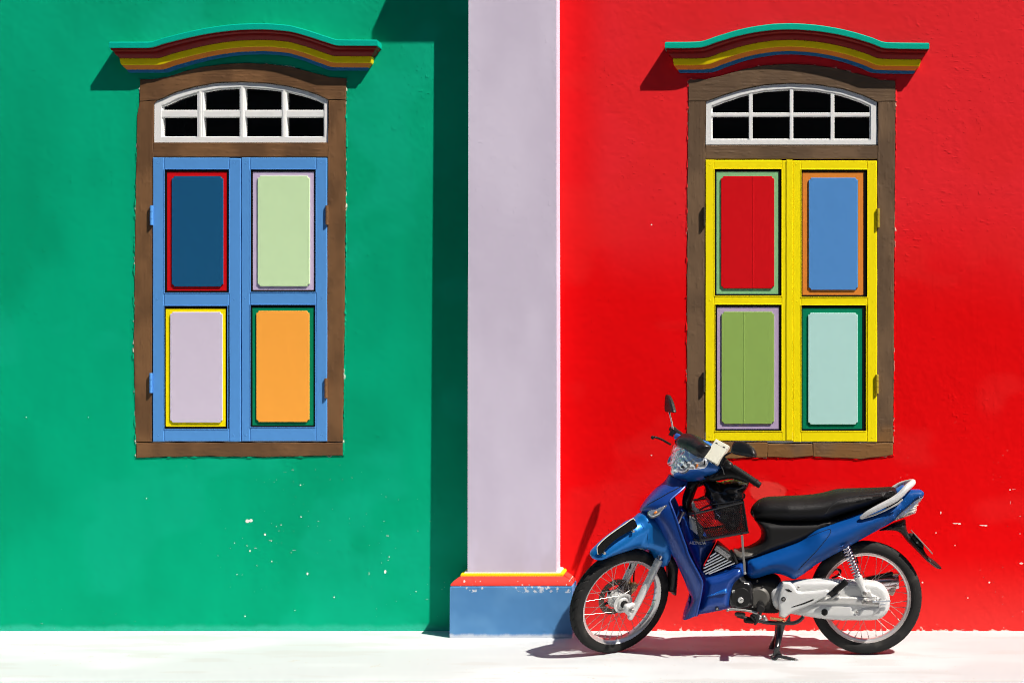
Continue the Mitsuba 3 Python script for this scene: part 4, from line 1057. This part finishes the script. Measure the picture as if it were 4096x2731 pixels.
add(mp('stand_spring__hook'), tube(spline(bp(5, [(938, 842), (955, 828), (980, 835), (985, 855), (965, 868), (948, 855)], .14), 5), .0016, 6), 'brass')
cs = mp('centre_stand')
nl = bp(5, [(930, 890), (900, 1060)], .08).tolist() + bp(5, [(875, 1200), (850, 1345)], .125).tolist()
fl = bp(5, [(900, 890), (880, 1050)], -.07).tolist() + bp(5, [(845, 1120), (803, 1205)], -.125).tolist()
add(cs, cat(chain(nl, [.021, .017, .0155, .0135], 14), chain(fl, [.018, .016, .0155, .0145], 14), tube(np.array([nl[0], fl[0]]), .014, 12)), 'gloss_black', 45)
add(cs + '__web', pillow(bp(5, [(870, 900), (985, 905), (940, 1070), (905, 1080), (862, 1020)], 0), LEFT, .05, .012, smooth_outline=False), 'gloss_black')
add(cs + '__gusset', pillow(bp(5, [(872, 1195), (905, 1240), (948, 1312), (900, 1330), (850, 1330)], .13), LEFT, .004, .003, smooth_outline=False), 'gloss_black')
add(cs + '__foot_lever', chain(bp(5, [(850, 1345), (890, 1315), (1000, 1335), (1110, 1362), (1140, 1380), (1142, 1398)], .15), [.011, .008, .0085, .0085, .0085, .008], 12), 'gloss_black', 45)
add(cs + '__foot', hull(bp(5, [(815, 1325), (860, 1362)], .128), .010, 12), 'gloss_black', 40)

# --- rear wheel and its running gear
RC = np.array([px(3466, 2400, C + .06)[0], -C, .287])
rk_ = mp('rear_wheel')
wheel(rk_, RC, LEFT, .285, .041, FWD, 40)
add(rk_ + '__hub', lathe([(-.06, .012), (-.06, .062), (-.05, .068), (-.03, .066), (-.027, .04), (.022, .04), (.026, .058), (.033, .06), (.035, .05), (.05, .04), (.05, .001)], RC, LEFT, 40), 'alloy', 35)
ex = [(500, 690), (700, 645), (900, 610), (1195, 582)]
exp_ = bp(6, ex, -.17)
add(mp('exhaust'), tube(np.vstack([exp_[0] + [-.12, 0, -.02], exp_, exp_[-1] + [.002, 0, 0]]), [.016, .028, .036, .040, .043, .038], 28), CHROME, 40)
add(mp('exhaust__shield'), chain(bp(6, [(830, 560), (1000, 528), (1120, 500)], -.14), [.008, .011, .010], 12), 'satin_black', 40)
add(mp('exhaust__tail_bracket'), pillow(bp(6, [(1090, 690), (1170, 640), (1180, 660), (1140, 752), (1095, 745), (1060, 700)], -.12), LEFT, .006, .005), 'white_plastic', 40)
add(mp('passenger_footpeg'), tube(spline(bp(6, [(410, 500), (470, 452), (528, 468), (500, 520), (430, 556)], -.20), 5), .006, 8), 'satin_black')
cc = [(-30, 590), (100, 576), (250, 571), (400, 570), (560, 574), (700, 580), (850, 585), (950, 600), (1020, 635), (1075, 700), (1104, 780), (1108, 850), (1092, 930), (1045, 995), (975, 1038), (900, 1050), (750, 1052), (600, 1052), (560, 1058), (520, 1050), (430, 1046), (300, 1032), (150, 1008), (0, 984), (-140, 950), (-250, 900), (-300, 800), (-290, 680), (-160, 605)]
ccm = mpill('chain_case', 6, cc, .045, .03, 'silver_paint', off=.09, y0=.062, one=True, edge=.006)
mpill('chain_case__lower_rib', 6, [(-100, 850), (200, 862), (500, 868), (640, 875), (670, 925), (700, 970), (745, 968), (770, 900), (985, 885), (975, 930), (900, 985), (700, 1005), (400, 995), (100, 965), (-80, 930)], .008, .012, 'silver_paint', off=.108, y0=.103, one=True)
sa = mpill('swingarm', 6, [(225, 848), (300, 800), (470, 767), (700, 772), (985, 782), (990, 880), (860, 874), (740, 868), (620, 858), (450, 852)], .013, .008, 'alloy', off=.115, y0=.106, one=True, smooth_outline=False)
mpill('swingarm__adjuster', 6, [(778, 802), (880, 808), (975, 812), (975, 866), (880, 862), (780, 856)], .006, .003, 'steel', off=.125, y0=.119, one=True, smooth_outline=False)
boss('swingarm__axle_nut', 6, (836, 832), .124, .0115, .012, 'steel', seg=6)
for q in ((985, 800), (990, 866)):
    boss('swingarm__adjuster_nut', 6, q, .12, .006, .008, 'steel', seg=6)
add(mp('swingarm__adjuster_bolt'), cat(tube(bp(6, [(900, 830), (1110, 820)], .125), .0042, 8), tube(bp(6, [(990, 858), (1050, 858)], .125), .0042, 8), tube(bp(6, [(982, 792), (982, 880)], .126), .0045, 8)), 'lamp_silver')
mpill('shock_mount', 6, [(768, 772), (790, 710), (830, 690), (870, 692), (895, 740), (940, 765), (990, 788), (880, 790)], .014, .008, 'alloy', off=.12, y0=.107, one=True, smooth_outline=False)
boss('chain_case__plug', 6, (343, 948), .108, .0165, .006, 'matt_black')
boss('chain_case__plug_rim', 6, (343, 948), .106, .0195, .004, 'alloy')
for q in ((40, 660), (52, 910), (718, 948)):
    boss('chain_case__bolt', 6, q, .113, .0065, .006, 'steel', seg=10)
# shock absorber
sa0, sa1 = bp(6, [(598, 215), (806, 724)], .122)
sd_ = (sa1 - sa0) / np.linalg.norm(sa1 - sa0); SL = np.linalg.norm(sa1 - sa0)
shk = mp('shock_absorber')
add(shk + '__damper', tube([sa0, sa0 + sd_ * SL * .55, sa0 + sd_ * SL * .56, sa0 + sd_ * SL * .68], [.0075, .0075, .012, .012], 16), CHROME)
coil(sa0 - sd_ * .01, sa0 + sd_ * SL * .64, .0195, .0042, 10.5, CHROME, 'shock_absorber__spring', 9, 22)
add(shk, chain([sa0 + sd_ * SL * .66, sa0 + sd_ * SL * .74, sa0 + sd_ * SL * .9, sa1], [.0215, .018, .0125, .0155], 16), 'silver_paint', 45)
add(shk + '__bolt', cat(disc(sa1 + LEFT * .008, LEFT, .0105, .012), disc(sa1 + LEFT * .019, LEFT, .006, .006, seg=6)), 'steel', 35)
# footrest hanger
hg = mpill('footrest_hanger', 5, [(946, 352), (1050, 356), (1092, 398), (1140, 470), (1200, 488), (1400, 472), (1530, 456), (1562, 470), (1535, 538), (1430, 592), (1250, 682), (1092, 747), (1052, 772), (975, 832), (900, 808), (905, 745), (886, 605), (908, 480)], .020, .012, 'silver_paint', off=.145, y0=.118, one=True, smooth_outline=False, edge=.006)
mpill('footrest_hanger__opening', 5, [(978, 438), (1030, 442), (1078, 476), (1020, 474)], .0012, .001, 'satin_black', off=.14, y0=.1385, one=True, smooth_outline=False)  # black inset on the surface, the hole's darkness put into colour
mpill('footrest_hanger__slot', 5, [(1065, 682), (1070, 670), (1200, 628), (1340, 572), (1364, 574), (1350, 588), (1220, 640)], .0012, .001, 'satin_black', off=.14, y0=.1385, one=True, smooth_outline=False)  # black inset painted as the slot's shade, not cut through
boss('footrest_hanger__washer', 5, (960, 570), .138, .0115, .003, 'matt_black')
boss('footrest_hanger__bolt', 5, (960, 570), .140, .0065, .006, 'steel', seg=6)
rb0, rb1 = bp(6, [(405, 750), (598, 590)], .16)
add(mp('pillion_footpeg'), tube([rb0, rb0 * .15 + rb1 * .85, rb1, rb1 * 1.0 + (rb1 - rb0) * .02], [.0135, .0155, .0155, .012], 18), 'matt_black')
add(mp('pillion_footpeg__rib'), cat(*[tube([rb0 + (rb1 - rb0) * t, rb0 + (rb1 - rb0) * (t + .025)], .0178, 18) for t in np.linspace(.30, .92, 10)]), 'matt_black')
add(mp('pillion_footpeg__knuckle'), cat(chain(bp(6, [(385, 745), (440, 770)], .15), .009, 12), chain(bp(6, [(430, 785), (500, 740)], .16), .0085, 12), hull(bp(6, [(640, 585), (652, 580)], .16), .005, 10)), 'steel', 45)

# --- seat, seat base, side panel, tail
def taper(x0, w0, x1, w1):
    return lambda P: w0 + (w1 - w0) * np.clip((P[:, 0] - x0) / (x1 - x0), 0, 1) ** 1.3
xs_, xt_ = bp(7, [(400, 0)], 0)[0][0], bp(8, [(1300, 0)], 0)[0][0]
base = [(222, 700), (250, 790), (300, 880), (298, 980), (240, 1050), (120, 1115), (0, 1140), (-70, 1190), (-140, 1260), (0, 1330), (200, 1300), (500, 1200), (900, 1060), (1200, 900), (1500, 740), (1500, 660), (1000, 690), (600, 700)]
mpill('tail_filler', 8, [(-700, 905), (-300, 790), (0, 680), (350, 560), (600, 450), (860, 370), (960, 400), (900, 500), (600, 600), (390, 650), (0, 790), (-300, 900), (-600, 1010)], .085, .03, 'matt_black', off=.08, edge=.02)
mpill('seat_base', 7, base, .105, .05, 'satin_black', off=.09)
mpill('tunnel_cover', 4, [(945, 480), (1010, 480), (1320, 470), (1330, 530), (1120, 610), (1010, 620), (955, 540)], .115, .02, 'engine_grey', off=.11)
seat = src(7, [(148, 620), (156, 570), (180, 520), (230, 465), (285, 425), (400, 392), (650, 379), (900, 368), (1050, 355), (1200, 328), (1300, 302), (1400, 280), (1600, 268), (1900, 262)]).tolist() + src(8, [(700, 253), (820, 250), (868, 262), (905, 310), (900, 350), (860, 390), (700, 445), (500, 520), (250, 600), (0, 680)]).tolist() + src(7, [(1300, 712), (1150, 745), (900, 755), (650, 756), (400, 752), (300, 738), (225, 712), (180, 675)]).tolist()
seat_m = mpill('seat', 'S', seat, lambda P: np.interp(P[:, 0], [xs_ - .06, xs_ + .1, xs_ + .5, xt_ - .1], [.085, .125, .135, .10]), .075, 'seat_vinyl', off=.05, edge=.004)
sm_ = on(seat_m, 7, [(1165, 740), (1185, 690), (1220, 620), (1270, 540), (1340, 470), (1440, 415), (1560, 385), (1750, 355), (1950, 335), (2130, 318)], .0005)
sm2 = on(seat_m, 8, [(300, 375), (500, 345), (700, 318), (820, 295), (860, 270)], .0005)
add(mp('seat__piping'), tube(spline(np.vstack([sm_, sm2[1:]]), 4), .0022, 6), 'gloss_black')
sm3 = on(seat_m, 7, [(285, 428), (265, 480), (235, 550), (222, 620)], .0005)
if len(sm3) > 2: add(mp('seat__piping'), tube(spline(sm3, 4), .0020, 6), 'gloss_black')
panel = src(7, [(70, 1290), (250, 1222), (550, 1112), (840, 1005), (960, 915), (1090, 818), (1280, 762), (1500, 685), (1700, 612)]).tolist() + src(8, [(390, 600), (650, 540), (900, 455), (1000, 370), (1060, 328), (1190, 314), (1265, 318), (1298, 342), (1296, 388), (1240, 430), (1165, 470), (1060, 560), (975, 632), (905, 700), (865, 750), (740, 828), (600, 905), (420, 1002), (200, 1128), (0, 1235)]).tolist() + src(7, [(1350, 1235), (1100, 1375), (960, 1470)]).tolist() + src(6, [(220, 462), (100, 540), (20, 590), (0, 604)]).tolist() + src(5, [(1125, 348), (1065, 338), (1010, 312), (950, 288), (880, 272), (815, 268), (740, 288), (660, 318), (570, 334), (515, 326), (485, 300), (465, 255), (468, 150)]).tolist()
panel_m = mpill('side_panel', 'S', panel, lambda P: np.interp(P[:, 0], [xs_ - .1, xs_ + .25, xt_ - .25, xt_], [.150, .150, .115, .06]), .075, 'blue_panel', off=.12, edge=.03, closed_n=3)
gr = on(panel_m, 7, [(850, 1000), (960, 958), (1100, 900), (1200, 862), (1262, 842), (1292, 850), (1290, 885), (1255, 945), (1190, 1030), (1080, 1160), (960, 1285), (830, 1420), (700, 1550)], .0)
add(mp('side_panel__seam'), tube(spline(gr, 5), .0018, 6), 'satin_black')
# grab rail
gk = mp('grab_rail')
gpts = [(bp(8, [(372, 672)], .12)[0], .008), (bp(8, [(470, 608)], .125)[0], .0125), (bp(8, [(640, 520)], .125)[0], .0150), (bp(8, [(820, 430)], .12)[0], .0165), (bp(8, [(930, 350)], .112)[0], .0165), (bp(8, [(1010, 265)], .10)[0], .0165), (bp(8, [(1070, 210)], .075)[0], .017), (bp(8, [(1110, 175)], .03)[0], .015), (bp(8, [(1095, 165)], -.03)[0], .014),
        (bp(8, [(1020, 175)], -.075)[0], .013), (bp(8, [(930, 200)], -.10)[0], .012), (bp(8, [(850, 245)], -.11)[0], .012), (bp(8, [(760, 310)], -.115)[0], .012), (bp(8, [(600, 400)], -.12)[0], .012)]
gp_ = spline(np.array([p for p, _ in gpts]), 3); gr_ = spline(np.array([[r] for _, r in gpts]), 3)[:, 0]
add(gk, chain(gp_, gr_, 18), 'silver_paint', 50)
add(gk + '__lower_lip', chain(bp(8, [(380, 690), (560, 634), (700, 575), (890, 480), (960, 420)], .118), [.004, .005, .005, .005, .004], 10), 'alloy', 50)
add(mp('tail_top'), pillow(bp(8, [(830, 300), (900, 240), (980, 215), (1060, 330), (980, 420), (860, 420)], 0), LEFT, .06, .03), 'blue_metallic', 40)
tl = mp('tail_light')
tlm = mpill('tail_light', 8, [(1296, 394), (1250, 462), (1196, 545), (1192, 600), (1180, 640), (1090, 675), (1000, 705), (930, 728), (855, 755), (860, 700), (940, 620), (1040, 540), (1140, 450), (1220, 405)], .09, .03, 'lamp_silver', off=.10, edge=.004, smooth_outline=False)
for a, b in (((1270, 425), (1185, 470)), ((1245, 465), (1120, 525)), ((1220, 505), (1060, 570)), ((1196, 548), (1010, 620)), ((1192, 585), (965, 660)), ((1180, 625), (930, 695)), ((1080, 668), (890, 735))):
    q = on(tlm, 8, [(a[0] * (1 - t) + b[0] * t, a[1] * (1 - t) + b[1] * t) for t in np.linspace(.06, .94, 7)], .0005)
    if len(q) > 2: add(tl + '__rib', tube(q, .0024, 6), 'white_plastic')
mpill('rear_mudguard', 8, [(640, 872), (740, 820), (850, 762), (930, 735), (1010, 712), (1022, 770), (1030, 830), (1050, 890), (1110, 960), (1210, 1075), (1262, 1105), (1290, 1165), (1345, 1240), (1440, 1310), (1515, 1380), (1530, 1405), (1500, 1420), (1430, 1395), (1300, 1290), (1200, 1185), (1110, 1095), (1030, 1015), (960, 925), (900, 885), (850, 872), (740, 868)], .06, .025, 'satin_black', off=.04, edge=.004)
npl = mp('number_plate')
a_, b_ = bp(8, [(1108, 880), (1362, 1158)], .0)
ed_ = (b_ - a_) / np.linalg.norm(b_ - a_); nn_ = np.cross(LEFT, ed_)
add(npl, obox((a_ + b_) / 2, ed_, LEFT, nn_, np.linalg.norm(b_ - a_) / 2, .085, .0028, .001), 'plate_grey', 30)
add(npl + '__bracket', chain(bp(8, [(1080, 930), (1130, 960), (1180, 1030), (1240, 1090)], .03), [.014, .018, .018, .010], 10), 'matt_black', 40)
boss('number_plate__bolt', 8, (1172, 1026), .065, .006, .006, 'steel', seg=6)

# --- wire basket between shield and seat
bk = mp('basket')
NTL, NTR, NBR, NBL = bp(2, [(1045, 840), (1885, 640), (1965, 1165), (1140, 1310)], .14)
FTL, FTR, FBR, FBL = bp(2, [(1000, 612), (1790, 480), (1850, 1010), (1080, 1130)], -.13)
LTL, LBL = bp(2, [(925, 835), (965, 1275)], .07)
add(bk + '__wire_mesh', cat(diamond(NTL, NTR, NBL, NBR, 26, 12, .0013)), 'gloss_black', False)
add(bk + '__wire_mesh', diamond(FTL, FTR, FBL, FBR, 26, 12, .0013), 'gloss_black', False)
add(bk + '__wire_mesh', diamond(NTR, FTR, NBR, FBR, 22, 12, .0013), 'gloss_black', False)
add(bk + '__wire_mesh', diamond(LTL, NTL, LBL, NBL, 5, 12, .0011), 'gloss_black', False)
add(bk + '__wire_mesh', diamond(NBL, NBR, FBL, FBR, 26, 18, .0013), 'gloss_black', False)
flat = NTL * .0
def strip(a, b, r): return tube([a, b], r, 8)
add(bk + '__rim', cat(*[strip(a, b, .0062) for a, b in ((LTL, NTL), (NTL, NTR), (NTR, FTR), (FTR, FTL), (FTL, LTL))]), 'gloss_black', 45)
add(bk + '__bottom_rail', cat(*[strip(a, b, .0065) for a, b in ((LBL, NBL), (NBL, NBR), (NBR, FBR), (FBR, FBL), (FBL, LBL))]), 'gloss_black', 45)
for a, b in ((NTL, NBL), (NTR, NBR), (LTL, LBL), (FTL, FBL), (FTR, FBR)):
    add(bk + '__upright', strip(a, b, .0042), 'gloss_black')
up = bp(2, [(1115, 785), (1290, 700), (1600, 655), (1790, 615), (1880, 585), (1910, 530), (1890, 490)], .12)
add(bk + '__handle', tube(spline(up, 5), .0045, 8), 'gloss_black')
add(bk + '__handle', tube(bp(2, [(1095, 590), (1210, 540)], -.08), .0045, 8), 'gloss_black')
st = bp(4, [(1075, 240), (1085, 330), (1118, 790)], .158)
for k_, (a, b) in enumerate(((st[0], st[1]), (st[1], st[2]))):
    pass
e_ = (st[2] - st[0]) / np.linalg.norm(st[2] - st[0])
add(mp('basket_stay'), obox((st[0] + st[2]) / 2, e_, np.cross(LEFT, e_), LEFT, np.linalg.norm(st[2] - st[0]) / 2 + .006, .0058, .002, .001), 'plate_grey', 30)
boss('basket_stay__bolt', 4, (1118, 785), .160, .0068, .006, 'lamp_silver')

# --- things carried in the basket
def lumpy(m, amp, sc, seed=0):
    v = np.array(m.vertices); n = trimesh.Trimesh(v, m.faces, process=False).vertex_normals
    q = np.asarray(meshkit.fbm(v * sc + seed)).reshape(-1) if hasattr(meshkit, 'fbm') else np.zeros(len(v))
    return trimesh.Trimesh(v + n * ((q - q.mean()) * amp)[:, None], m.faces, process=False)
bag = bp(2, [(1185, 285), (1330, 270), (1500, 300), (1650, 235), (1800, 245), (1960, 305), (1985, 335), (1940, 410), (1895, 470), (1880, 570), (1870, 700), (1860, 850), (1850, 1010), (1800, 1120), (1620, 1160), (1500, 1060), (1400, 920), (1310, 740), (1250, 600), (1215, 470)], .03)
bag[:, 1] = -(C + .01)
add('rain_jacket', lumpy(pillow(bag, LEFT, .085, .06, h=.007), .036, 26, 3), 'gloss_black', 50)
thing('rain_jacket', 'black glossy rain jacket bundled into the wire basket under the handlebar', 'rain jacket')
rag = bp(2, [(945, 925), (960, 880), (1030, 920), (1100, 980), (1170, 1060), (1200, 1120), (1185, 1220), (1140, 1255), (1080, 1215), (1010, 1150), (960, 1070)], .112); rag[:, 1] = -(C + .112)
add('rolled_rag', lumpy(pillow(rag, LEFT, .020, .02, h=.006), .012, 40, 5), 'pale_rag', 50)
thing('rolled_rag', 'off-white rag stuffed into the front corner of the wire basket', 'rag')
hk2 = bp(2, [(1010, 668), (1022, 720), (1040, 770), (1085, 785), (1125, 800)], .075)
add(mp('luggage_hook'), chain(hk2, [.009, .0085, .011, .011, .006], 12), 'white_plastic', 50)
